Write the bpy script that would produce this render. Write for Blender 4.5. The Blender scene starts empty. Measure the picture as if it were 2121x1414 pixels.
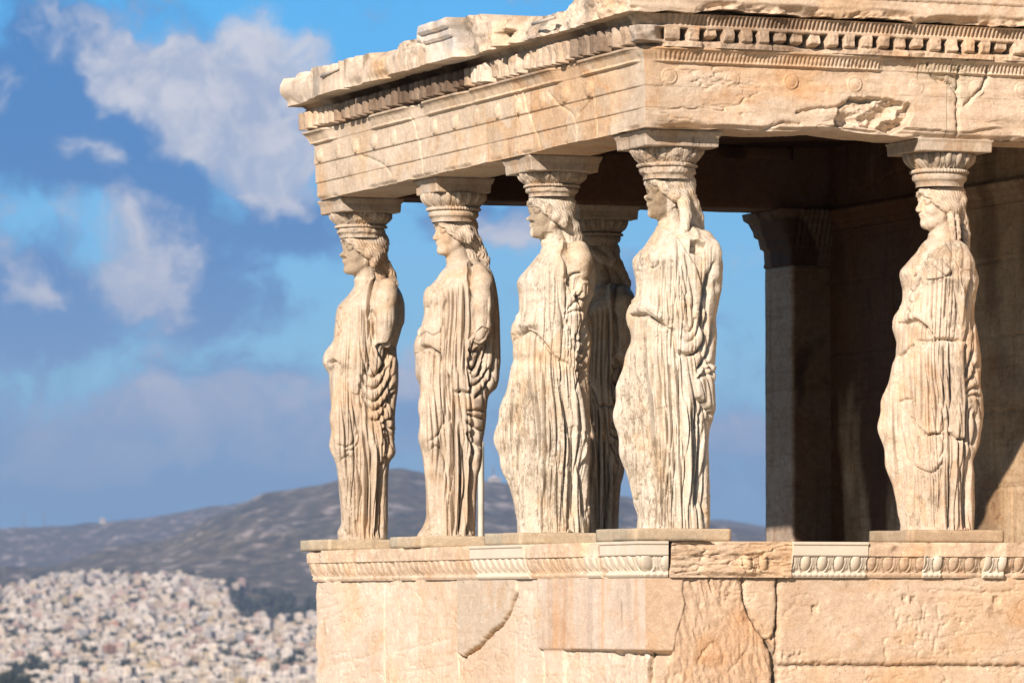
import bpy, math, numpy as np
from mathutils import Matrix, Vector
sc=bpy.context.scene
COL=sc.collection
R=math.radians
# ------------------------------------------------------------------ camera
AL=.3728; PITCH=.0513; FPX=10655.
CAM=np.array([-12.1296,-28.7724,-.4687])
FW=np.array([math.sin(AL)*math.cos(PITCH),math.cos(AL)*math.cos(PITCH),math.sin(PITCH)])
RT=np.array([math.cos(AL),-math.sin(AL),0.]); UP=np.cross(RT,FW)
FH=np.array([math.sin(AL),math.cos(AL),0.])
cd=bpy.data.cameras.new('camera'); cam=bpy.data.objects.new('camera',cd); COL.objects.link(cam)
cam.matrix_world=Matrix([[RT[i],UP[i],-FW[i],CAM[i]] for i in range(3)]+[[0,0,0,1]])
cd.sensor_width=36.; cd.lens=36.*FPX/2121.; cd.clip_start=.5; cd.clip_end=60000.
cd.dof.use_dof=True; cd.dof.focus_distance=31.5; cd.dof.aperture_fstop=6.8
sc.camera=cam
# ------------------------------------------------------------------ light
SUN_AZ=R(48.); SUN_EL=R(26.3)     # azimuth measured from -Y towards -X
sd=np.array([-math.sin(SUN_AZ)*math.cos(SUN_EL),-math.cos(SUN_AZ)*math.cos(SUN_EL),math.sin(SUN_EL)])
ld=bpy.data.lights.new('sun','SUN'); ld.energy=5.0; ld.angle=R(.5); ld.color=(1.,.865,.765)
sun=bpy.data.objects.new('sun',ld); COL.objects.link(sun)
sun.rotation_euler=Vector(-sd).to_track_quat('-Z','Y').to_euler()
sc.view_settings.view_transform='Standard'; sc.view_settings.look='None'; sc.view_settings.exposure=.16; sc.view_settings.gamma=1
try:
    sc.cycles.use_denoising=True; sc.cycles.max_bounces=8; sc.cycles.diffuse_bounces=1; sc.cycles.volume_bounces=0
except Exception: pass
# node helper
class NT:
    def __init__(s,tree): s.t=tree
    def n(s,typ,**k):
        nd=s.t.nodes.new(typ); ins=k.pop('ins',{})
        for a,b in k.items(): setattr(nd,a,b)
        for a,b in ins.items(): s.set(nd.inputs[a],b)
        return nd
    def set(s,inp,v):
        if isinstance(v,bpy.types.NodeSocket): s.t.links.new(v,inp)
        else: inp.default_value=v
    def m(s,op,a,b=0.,c=0.,clamp=False):
        nd=s.n('ShaderNodeMath',operation=op,use_clamp=clamp)
        for i,v in enumerate((a,b,c)): s.set(nd.inputs[i],v)
        return nd.outputs[0]
    def vm(s,op,a,b=(0,0,0)):
        nd=s.n('ShaderNodeVectorMath',operation=op); s.set(nd.inputs[0],a); s.set(nd.inputs[1],b)
        return nd.outputs['Value'] if op=='DOT_PRODUCT' else nd.outputs[0]
    def mix(s,f,a,b,blend='MIX'):
        nd=s.n('ShaderNodeMix',data_type='RGBA',blend_type=blend); s.set(nd.inputs[0],f)
        for i,v in ((6,a),(7,b)):
            if not isinstance(v,bpy.types.NodeSocket) and len(v)==3: v=(*v,1.)
            s.set(nd.inputs[i],v)
        return nd.outputs[2]
    def noise(s,v,scale,detail=4.,rough=.55,dist=0.,w=None):
        nd=s.n('ShaderNodeTexNoise',noise_dimensions='4D' if w is not None else '3D',ins={'Vector':v,'Scale':scale,'Detail':detail,'Roughness':rough,'Distortion':dist})
        if w is not None: s.set(nd.inputs['W'],w)
        return nd.outputs['Fac']
    def ss(s,x,a,b):
        nd=s.n('ShaderNodeMapRange',interpolation_type='SMOOTHSTEP',ins={'Value':x,'From Min':a,'From Max':b}); return nd.outputs[0]
    def lin(s,x,a,b,c,d):
        nd=s.n('ShaderNodeMapRange',ins={'Value':x,'From Min':a,'From Max':b,'To Min':c,'To Max':d}); return nd.outputs[0]
# ------------------------------------------------------------------ sky: NISHITA daylight plus drifting cloud banks
w=bpy.data.worlds.new('World'); sc.world=w; w.use_nodes=True
w.node_tree.nodes.clear(); N=NT(w.node_tree)
SKY_S=.05
sky=N.n('ShaderNodeTexSky',sky_type='NISHITA',sun_disc=False,sun_elevation=SUN_EL,sun_rotation=math.atan2(sd[0],sd[1]),altitude=150.,air_density=1.,dust_density=.6,ozone_density=2.5)
gd=N.n('ShaderNodeTexCoord').outputs['Generated']
dF=N.m('MAXIMUM',N.vm('DOT_PRODUCT',gd,tuple(FH)),.02)
cx=N.m('DIVIDE',N.vm('DOT_PRODUCT',gd,tuple(RT)),dF)      # tangent-plane bearings in the western sky
cz=N.m('DIVIDE',N.vm('DOT_PRODUCT',gd,(0,0,1)),dF)
P=N.n('ShaderNodeCombineXYZ',ins={'X':cx,'Y':cz}).outputs[0]
wn=N.n('ShaderNodeTexNoise',noise_dimensions='3D',ins={'Vector':P,'Scale':38.,'Detail':5.,'Roughness':.55})
warp=N.vm('SCALE',N.vm('SUBTRACT',wn.outputs['Color'],(.5,.5,.5))); warp.node.inputs['Scale'].default_value=.022
PW=N.vm('ADD',P,warp)
def blob(px,py,rx,ry,rot,amp,gain=1.):
    c=((px-1060.5)/FPX,(1254-py)/FPX,0)
    v=N.n('ShaderNodeMapping',vector_type='TEXTURE',ins={'Vector':PW,'Location':c,'Rotation':(0,0,R(rot)),'Scale':(rx/FPX,ry/FPX,1)}).outputs[0]
    l=N.n('ShaderNodeVectorMath',operation='LENGTH',ins={0:v}).outputs['Value']
    return N.m('MULTIPLY',N.ss(l,1.4,.15),amp)
def add(L):
    r=L[0]
    for x in L[1:]: r=N.m('ADD',r,x)
    return r
# lit (cream) bodies and shaded (blue-grey) bodies of the cloud banks
lit=add([blob(330,160,300,110,-30,.95),blob(470,230,230,150,-20,.75),blob(580,110,140,80,-20,.6),blob(300,560,140,95,-25,.95),
         blob(250,430,230,60,0,.42),blob(560,830,260,70,6,.62),blob(200,850,300,60,4,.55),blob(420,930,480,60,0,.6),blob(120,960,300,40,0,.5),blob(560,640,60,30,0,.2),blob(640,300,150,90,0,.6),blob(170,330,110,40,-10,.4),blob(80,600,70,40,-20,.5),blob(560,400,160,60,-15,.4),
         blob(80,900,120,35,0,.4),blob(430,505,90,35,-10,.35),blob(1540,900,260,80,5,.6),blob(1340,1000,160,60,0,.5),blob(900,800,160,60,0,.45),blob(1040,450,140,60,0,.45),blob(1330,560,160,90,-20,.25),blob(1540,520,90,40,10,.35),blob(860,760,160,60,0,.5),blob(1040,480,120,80,0,.35),blob(980,930,200,50,0,.4),blob(-250,250,250,250,0,.5),blob(2500,500,500,200,0,.5)])
shd=add([blob(90,200,230,190,-25,1.0),blob(200,330,260,110,-10,.7),blob(430,590,210,120,-15,.85),blob(110,660,200,110,0,.8),blob(90,560,110,80,0,.5),
         blob(420,420,330,120,-8,.55),blob(640,470,160,70,-10,.6),blob(350,900,520,130,0,.6),blob(150,980,500,120,0,.6),blob(560,760,230,50,0,.35),blob(300,120,330,130,-25,.5),blob(560,240,260,150,-20,.5),blob(1500,700,200,220,0,.35),blob(1540,950,300,110,0,.6),blob(920,860,260,130,0,.5),blob(1330,620,120,130,-20,.55),blob(1010,430,160,90,0,.6),blob(-300,700,300,400,0,.6),blob(2600,600,700,400,0,.6)])
n1=N.noise(PW,66.,10.,.66,.25); n2=N.noise(PW,22.,6.,.6,.4); n3=N.noise(N.n('ShaderNodeMapping',ins={'Vector':PW,'Location':(.013,-.011,.3),'Scale':(1,1.5,1)}).outputs[0],66.,10.,.66,.25)
nn=N.m('ADD',N.m('MULTIPLY',N.m('SUBTRACT',n1,.5),1.9),N.m('MULTIPLY',N.m('SUBTRACT',n2,.5),1.5))
sm=N.ss(N.m('ADD',shd,N.m('MULTIPLY',nn,.85)),.05,.66)
lm=N.ss(N.m('ADD',lit,N.m('MULTIPLY',nn,.95)),.12,.80)
low=N.ss(cz,.05,.016)                          # air towards the horizon
up=N.ss(cz,.02,.125)
G=1.28/SKY_S
def g(c): return tuple(v*G for v in c)
clear=N.mix(.85,sky.outputs[0],N.mix(up,g((.20,.45,.64)),g((.055,.36,.74))))
c_sh=N.mix(N.ss(cz,.02,.09),g((.15,.25,.43)),g((.05,.155,.37)))
c_li=N.mix(N.ss(cz,.02,.10),g((.33,.36,.46)),g((.50,.505,.55)))
c=N.mix(N.m('MULTIPLY',sm,.9),clear,c_sh)
puff=N.ss(N.m('SUBTRACT',n1,N.m('MULTIPLY',n3,.8)),-.08,.28)
c_li=N.mix(puff,N.mix(.45,c_li,c_sh),c_li)
c=N.mix(N.m('MULTIPLY',lm,.92),c,c_li)
c=N.mix(N.m('MULTIPLY',low,.75),c,g((.115,.26,.43)))
# outside the western quarter the plain daylight sky
west=N.ss(N.vm('DOT_PRODUCT',gd,tuple(FH)),.3,.7)
c=N.mix(west,sky.outputs[0],c)
bg=N.n('ShaderNodeBackground',ins={'Color':c,'Strength':SKY_S})
N.t.links.new(bg.outputs[0],N.n('ShaderNodeOutputWorld').inputs[0])
# ------------------------------------------------------------------ numeric helpers
def lattice(seed,n=64): return np.random.RandomState(seed).rand(n,n,n).astype(np.float32)
LAT=lattice(7)
def vnoise(p,scale,seed=0):
    q=np.asarray(p,np.float32)*scale+np.float32(seed*17.31)
    i=np.floor(q).astype(np.int32); f=q-i; f=f*f*(3-2*f); r=0.
    for a in (0,1):
        wa=f[...,0] if a else 1-f[...,0]
        for b in (0,1):
            wb=f[...,1] if b else 1-f[...,1]
            for c in (0,1):
                wc=f[...,2] if c else 1-f[...,2]
                r=r+wa*wb*wc*LAT[(i[...,0]+a)&63,(i[...,1]+b)&63,(i[...,2]+c)&63]
    return r*2-1
def fbm(p,scale,oct=4,seed=0,gain=.5):
    r=0.;a=1.;t=0.
    for o in range(oct):
        r=r+a*vnoise(p,scale*2**o,seed+o*3); t+=a; a*=gain
    return r/t
def P3(*a):
    a=np.broadcast_arrays(*[np.asarray(x,np.float32) for x in a]); return np.stack(a,-1)
def sstep(a,b,x):
    t=np.clip((x-a)/(b-a),0,1); return t*t*(3-2*t)
def mesh_obj(name,V,Q,mat,parent=None,attrs={},smooth=True,loc=None,T=None):
    me=bpy.data.meshes.new(name); V=np.asarray(V,np.float32); Q=np.asarray(Q,np.int32)
    k=Q.shape[1]; nf=len(Q)
    me.vertices.add(len(V)); me.vertices.foreach_set('co',V.ravel())
    me.loops.add(nf*k); me.loops.foreach_set('vertex_index',Q.ravel())
    me.polygons.add(nf); me.polygons.foreach_set('loop_start',np.arange(nf,dtype=np.int32)*k)
    try: me.polygons.foreach_set('loop_total',np.full(nf,k,np.int32))
    except Exception: pass
    me.polygons.foreach_set('use_smooth',np.full(nf,smooth,bool))
    me.update(); me.validate()
    for an,av in attrs.items():
        av=np.asarray(av,np.float32)
        if av.ndim==1:
            a=me.attributes.new(an,'FLOAT','POINT'); a.data.foreach_set('value',av)
        else:
            a=me.attributes.new(an,'FLOAT_COLOR','POINT'); a.data.foreach_set('color',np.concatenate([av,np.ones((len(av),1),np.float32)],1).ravel())
    for m in (mat if isinstance(mat,list) else [mat]): me.materials.append(m)
    o=bpy.data.objects.new(name,me); COL.objects.link(o)
    if parent is not None: o.parent=parent
    if loc is not None: o.location=loc
    return o
def empty(name,loc=(0,0,0)):
    o=bpy.data.objects.new(name,None); COL.objects.link(o); o.location=loc; o.empty_display_size=.2; return o
def tag(o,label=None,cat=None,group=None,kind=None):
    for a,b in (('label',label),('category',cat),('group',group),('kind',kind)):
        if b: o[a]=b
    return o
def grid_quads(nr,nc,off=0,flip=False):
    i=np.arange(nr-1)[:,None]*nc+np.arange(nc-1)[None,:]+off
    q=np.stack([i,i+1,i+nc+1,i+nc],-1).reshape(-1,4)
    return q[:,::-1] if flip else q
def vnormals(V,Q):
    a=V[Q[:,2]]-V[Q[:,0]]; b=V[Q[:,3]]-V[Q[:,1]]; n=np.cross(a,b); out=np.zeros_like(V)
    for c in range(3):
        s=0
        for k in range(4): s=s+np.bincount(Q[:,k],n[:,c],len(V))
        out[:,c]=s
    return out/np.maximum(np.linalg.norm(out,axis=1,keepdims=True),1e-12)
def surface_nets(f,org,h):
    ins=f<0
    s=np.zeros(tuple(n-1 for n in f.shape),np.uint8)
    for a in (0,1):
        for b in (0,1):
            for c in (0,1):
                s+=ins[a:f.shape[0]-1+a,b:f.shape[1]-1+b,c:f.shape[2]-1+c]
    act=(s>0)&(s<8); idx=np.full(act.shape,-1,np.int32); cells=np.argwhere(act); idx[act]=np.arange(len(cells),dtype=np.int32)
    P=np.zeros((len(cells),3),np.float32); cnt=np.zeros(len(cells),np.float32)
    cv={}
    for a in (0,1):
        for b in (0,1):
            for c in (0,1): cv[a,b,c]=f[cells[:,0]+a,cells[:,1]+b,cells[:,2]+c]
    for ax in range(3):
        for u in (0,1):
            for v in (0,1):
                k0=[0,0,0];k1=[0,0,0];o=[i for i in range(3) if i!=ax]
                k0[o[0]]=k1[o[0]]=u;k0[o[1]]=k1[o[1]]=v;k1[ax]=1
                A=cv[tuple(k0)];B=cv[tuple(k1)];m=(A<0)!=(B<0)
                t=np.where(m,A/np.where(m,A-B,1),0)
                q=np.zeros((len(cells),3),np.float32);q[:,o[0]]=u;q[:,o[1]]=v;q[:,ax]=t
                P+=q*m[:,None];cnt+=m
    V=(cells+P/np.maximum(cnt,1)[:,None])*h+np.asarray(org,np.float32)
    Q=[]
    for ax in range(3):
        o=[i for i in range(3) if i!=ax]
        sl0=[slice(None)]*3;sl1=[slice(None)]*3;sl0[ax]=slice(0,-1);sl1[ax]=slice(1,None)
        for oo in o: sl0[oo]=slice(1,-1);sl1[oo]=slice(1,-1)
        a=ins[tuple(sl0)];b=ins[tuple(sl1)];e=np.argwhere(a!=b)
        e[:,o[0]]+=1;e[:,o[1]]+=1
        d0=np.zeros(3,int);d1=np.zeros(3,int);d0[o[0]]=1;d1[o[1]]=1
        g_=lambda c:idx[c[:,0],c[:,1],c[:,2]]
        q=np.stack([g_(e-d0-d1),g_(e-d1),g_(e),g_(e-d0)],1)
        fl=ins[e[:,0],e[:,1],e[:,2]]
        if ax==1: fl=~fl
        q[~fl]=q[~fl][:,::-1]
        Q.append(q)
    Q=np.concatenate(Q); Q=Q[(Q>=0).all(1)]
    return V.astype(np.float32),Q
def smooth_line(p,step):
    p=np.asarray(p,float)
    for _ in range(2):
        if len(p)<3: break
        a=p[:-1]*.75+p[1:]*.25;b=p[:-1]*.25+p[1:]*.75
        p=np.concatenate([p[:1],np.stack([a,b],1).reshape(-1,2)[1:-1],p[-1:]])
    return p
class Relief:
    def __init__(s,x0,x1,z0,z1,res):
        s.x0,s.z0,s.res=x0,z0,res; s.nx=int((x1-x0)/res)+2; s.nz=int((z1-z0)/res)+2
        s.H=np.zeros((s.nx,s.nz),np.float32)
    def box(s,p,m):
        a=np.floor((p.min(0)-m-[s.x0,s.z0])/s.res).astype(int);b=np.ceil((p.max(0)+m-[s.x0,s.z0])/s.res).astype(int)
        a=np.maximum(a,0);b=np.minimum(b,[s.nx,s.nz])
        if (b<=a).any(): return None
        X=s.x0+np.arange(a[0],b[0])*s.res;Z=s.z0+np.arange(a[1],b[1])*s.res
        return (slice(a[0],b[0]),slice(a[1],b[1])),X[:,None],Z[None,:]
    def dist(s,p,X,Z):
        D=np.full((X.shape[0],Z.shape[1]),1e9,np.float32);S=np.zeros_like(D);L=0.
        for a,b in zip(p[:-1],p[1:]):
            d=b-a;l=math.hypot(*d)
            if l<1e-9: continue
            t=np.clip(((X-a[0])*d[0]+(Z-a[1])*d[1])/l**2,0,1)
            q=(X-a[0]-t*d[0])**2+(Z-a[1]-t*d[1])**2;m=q<D
            D=np.where(m,q,D);S=np.where(m,L+t*l,S);L+=l
        return np.sqrt(D),S,L
    def stroke(s,pts,w,amp,taper=.16,sharp=True):
        p=smooth_line(np.asarray(pts,float).reshape(-1,2),0);r=s.box(p,4*w)
        if r is None: return
        sl,X,Z=r;D,S,L=s.dist(p,X,Z)
        tp=sstep(0,taper*L,S+.25*taper*L)*sstep(0,taper*L,L-S+.25*taper*L)
        if amp<0 and sharp: k=np.exp(-(np.sqrt(D*D+(.3*w)**2)-.3*w)/(.75*w))
        else: k=np.exp(-(D/w)**2)
        s.H[sl]+=(amp*tp*k).astype(np.float32)
    def blend(s,A,B,n,w,amp,rng):
        A=np.asarray(A,float).reshape(-1,2);B=np.asarray(B,float).reshape(-1,2)
        for i in range(n):
            f=(i+.5*0)/(n-1) if n>1 else .5
            f=f+rng.uniform(-.25,.25)/n
            p=A*(1-f)+B*f; p[:,0]+=rng.normal(0,w*.35,len(p))
            c=rng.uniform(0,.12);L=len(p)
            s.stroke(p,w*rng.uniform(.75,1.25),amp*rng.uniform(.6,1.3))
            q=p.copy();q[:,0]+=w*1.3
            s.stroke(q,w*.9,-amp*.45)
    def poly(s,pts,w,amp):
        p=np.asarray(pts,float).reshape(-1,2);r=s.box(p,2*w)
        if r is None: return
        sl,X,Z=r;D,_,_=s.dist(np.concatenate([p,p[:1]]),X,Z)
        ins=np.zeros(D.shape,bool);j=len(p)-1
        for i in range(len(p)):
            a,b=p[i],p[j]
            if a[1]!=b[1]:
                c=((a[1]>Z)!=(b[1]>Z))&(X<(b[0]-a[0])*(Z-a[1])/(b[1]-a[1])+a[0]); ins^=c
            j=i
        sdv=np.where(ins,D,-D)
        s.H[sl]+=(amp*sstep(-w,w,sdv)).astype(np.float32)
    def at(s,x,z):
        u=np.clip((x-s.x0)/s.res,0,s.nx-1.001);v=np.clip((z-s.z0)/s.res,0,s.nz-1.001)
        i=u.astype(int);j=v.astype(int);a=u-i;b=v-j;H=s.H
        return H[i,j]*(1-a)*(1-b)+H[i+1,j]*a*(1-b)+H[i,j+1]*(1-a)*b+H[i+1,j+1]*a*b
# ------------------------------------------------------------------ materials
def stone(name,c1,c2,c3,usecol=False,crust=None,cthr=.5,bump=.5,grain=1.,streak=.35,bed=0.,rough=.8,pits=.3,vein=0.,mott=.4):
    m=bpy.data.materials.new(name); m.use_nodes=True; m.node_tree.nodes.clear(); N=NT(m.node_tree)
    tc=N.n('ShaderNodeTexCoord').outputs['Object']; rnd=N.m('MULTIPLY',N.n('ShaderNodeObjectInfo').outputs['Random'],7.)
    def st(sx,sy,sz): return N.n('ShaderNodeMapping',ins={'Vector':tc,'Scale':(sx,sy,sz)}).outputs[0]
    a=N.noise(tc,2.2,6.,.6,.4,w=rnd); b=N.noise(tc,9.,6.,.6,.2,w=rnd)
    base=N.mix(N.ss(N.m('ADD',N.m('MULTIPLY',a,.7),N.m('MULTIPLY',b,.3)),.36,.64),c1,c2)
    if usecol: base=N.mix(1.,base,N.n('ShaderNodeAttribute',attribute_name='col').outputs['Color'],'MULTIPLY')
    if streak:
        sN=N.noise(st(9,9,.9),1.,5.,.65,.3,w=rnd)
        base=N.mix(N.m('MULTIPLY',N.ss(sN,.5,.72),streak),base,N.mix(1.,base,c3,'MULTIPLY'))
    if bed:
        bN=N.noise(st(1.5,1.5,22),1.,5.,.6,.8,w=rnd)
        base=N.mix(N.m('MULTIPLY',N.ss(bN,.48,.7),bed),base,N.mix(1.,base,c3,'MULTIPLY'))
    if vein:
        vN=N.m('ABSOLUTE',N.m('SUBTRACT',N.noise(st(2,2,3.2),1.5,6.,.62,1.2,w=rnd),.5))
        base=N.mix(N.m('MULTIPLY',N.ss(vN,.035,.0),vein),base,N.mix(1.,base,(.45,.36,.30),'MULTIPLY'))
    mot=N.noise(tc,26.,5.,.7,.3,w=rnd); base=N.mix(mott,base,N.mix(1.,base,N.mix(N.ss(mot,.3,.7),(.70,.65,.60),(1.2,1.2,1.19)),'MULTIPLY'))
    if crust:
        og=N.noise(st(1,1,.6),4.2,6.,.65,.7,w=rnd); base=N.mix(N.m('MULTIPLY',N.ss(og,.48,.62),.75),base,N.mix(1.,base,(.94,.80,.65),'MULTIPLY'))
    if usecol and mott>.2:
        sc_=N.noise(st(1,1,1.6),13.,9.,.7,.6,w=rnd); base=N.mix(N.m('MULTIPLY',N.ss(sc_,.55,.63),.75),base,N.mix(1.,base,(1.18,1.22,1.26),'MULTIPLY'))
        og=N.noise(tc,3.1,6.,.65,.7,w=rnd); base=N.mix(N.m('MULTIPLY',N.ss(og,.52,.66),.7),base,N.mix(1.,base,(.98,.84,.69),'MULTIPLY'))
        dk=N.noise(st(1,1,.5),6.5,8.,.7,.9,w=rnd); base=N.mix(N.m('MULTIPLY',N.ss(dk,.585,.67),.6),base,N.mix(1.,base,(.50,.45,.41),'MULTIPLY'))
    fine=N.noise(tc,120.,3.,.6,w=rnd); base=N.mix(.4*grain,base,N.mix(1.,base,N.mix(N.ss(fine,.3,.7),(.7,.68,.64),(1.25,1.25,1.24)),'MULTIPLY'))
    h=N.m('ADD',N.m('MULTIPLY',b,.55),N.m('ADD',N.m('MULTIPLY',mot,.5),N.m('MULTIPLY',fine,.22)))
    if crust:
        at=N.n('ShaderNodeAttribute',attribute_name='crust').outputs['Fac']
        cn=N.noise(st(1,1,.30),50.,8.,.76,.4,w=rnd); cl=N.noise(tc,5.,4.,.6,w=rnd)
        v=N.m('ADD',N.m('ADD',cn,N.m('MULTIPLY',N.m('SUBTRACT',cl,.5),.38)),N.m('MULTIPLY',N.m('SUBTRACT',at,.5),.20))
        cf=N.ss(v,cthr,cthr+.05)
        ccol=N.mix(N.ss(b,.35,.65),crust,tuple(x*.72 for x in crust));ccol=N.mix(N.ss(at,1.3,2.2),ccol,N.mix(N.ss(mot,.35,.65),(.20,.145,.085),(.30,.22,.135)))
        base=N.mix(N.m('MULTIPLY',cf,.8),base,ccol)
        h=N.m('ADD',h,N.m('MULTIPLY',cf,.25))
        hi=N.ss(v,cthr-.09,cthr-.16); base=N.mix(N.m('MULTIPLY',hi,.35),base,N.mix(1.,base,(1.25,1.25,1.25),'MULTIPLY'))
    if pits:
        vo=N.n('ShaderNodeTexVoronoi',feature='F1',ins={'Vector':tc,'Scale':38.,'Randomness':1.}).outputs['Distance']
        pm=N.m('MULTIPLY',N.ss(vo,.22,.08),N.ss(N.noise(tc,5.,3.,w=rnd),.52,.66))
        h=N.m('SUBTRACT',h,N.m('MULTIPLY',pm,pits*2)); base=N.mix(N.m('MULTIPLY',pm,.45),base,N.mix(1.,base,(.5,.42,.36),'MULTIPLY'))
    bp=N.n('ShaderNodeBump',ins={'Strength':bump,'Distance':.012,'Height':h})
    pb=N.n('ShaderNodeBsdfPrincipled',ins={'Base Color':base,'Roughness':rough,'Normal':bp.outputs[0]})
    pb.inputs['Specular IOR Level'].default_value=.25
    N.t.links.new(pb.outputs[0],N.n('ShaderNodeOutputMaterial').inputs[0]); return m
def plain(name,col,rough=.8,var=.15,scale=5.):
    m=bpy.data.materials.new(name); m.use_nodes=True; m.node_tree.nodes.clear(); N=NT(m.node_tree)
    tc=N.n('ShaderNodeTexCoord').outputs['Object']
    c=N.mix(N.ss(N.noise(tc,scale,4.),.3,.7),tuple(v*(1-var) for v in col),tuple(min(1,v*(1+var)) for v in col))
    pb=N.n('ShaderNodeBsdfPrincipled',ins={'Base Color':c,'Roughness':rough})
    N.t.links.new(pb.outputs[0],N.n('ShaderNodeOutputMaterial').inputs[0]); return m
M_BLOCK=stone('podium_stone',(.70,.59,.475),(.77,.685,.58),(.86,.70,.55),usecol=True,bump=.5,bed=.35,streak=.15,pits=.35,vein=.12,mott=.3)
M_ENT=stone('entablature_stone',(.70,.595,.48),(.78,.70,.60),(.70,.55,.42),usecol=True,bump=.55,bed=.2,streak=.25,pits=.3,vein=.15,mott=.38)
M_NEW=stone('restoration_marble',(.78,.695,.57),(.84,.765,.65),(.88,.76,.62),usecol=True,bump=.12,bed=0,streak=.25,pits=0,grain=.4,rough=.6,mott=.15)
M_WALL=stone('wall_stone',(.56,.44,.31),(.64,.53,.39),(.55,.38,.25),usecol=True,bump=.4,bed=.35,streak=.5,pits=.2,vein=.3)
M_STAT=[stone('statue_marble_clean',(.58,.475,.36),(.68,.585,.47),(.74,.60,.47),crust=(.47,.375,.265),cthr=.585,bump=.45,streak=.3,pits=.15),
        stone('statue_marble_patchy',(.67,.58,.455),(.77,.70,.585),(.78,.65,.51),crust=(.44,.35,.24),cthr=.572,bump=.6,streak=.3,pits=.35),
        stone('statue_marble_warm',(.64,.515,.39),(.73,.625,.50),(.82,.65,.50),crust=(.45,.36,.25),cthr=.580,bump=.55,streak=.3,pits=.35)]
M_CAP=stone('capital_marble',(.54,.44,.335),(.64,.55,.44),(.60,.47,.37),crust=(.30,.235,.175),cthr=.56,bump=.45,streak=.4,pits=.2)
M_SLAB=stone('slab_stone',(.60,.50,.375),(.68,.585,.45),(.7,.6,.5),usecol=True,bump=.45,streak=.25,pits=.2,bed=.2)
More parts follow.
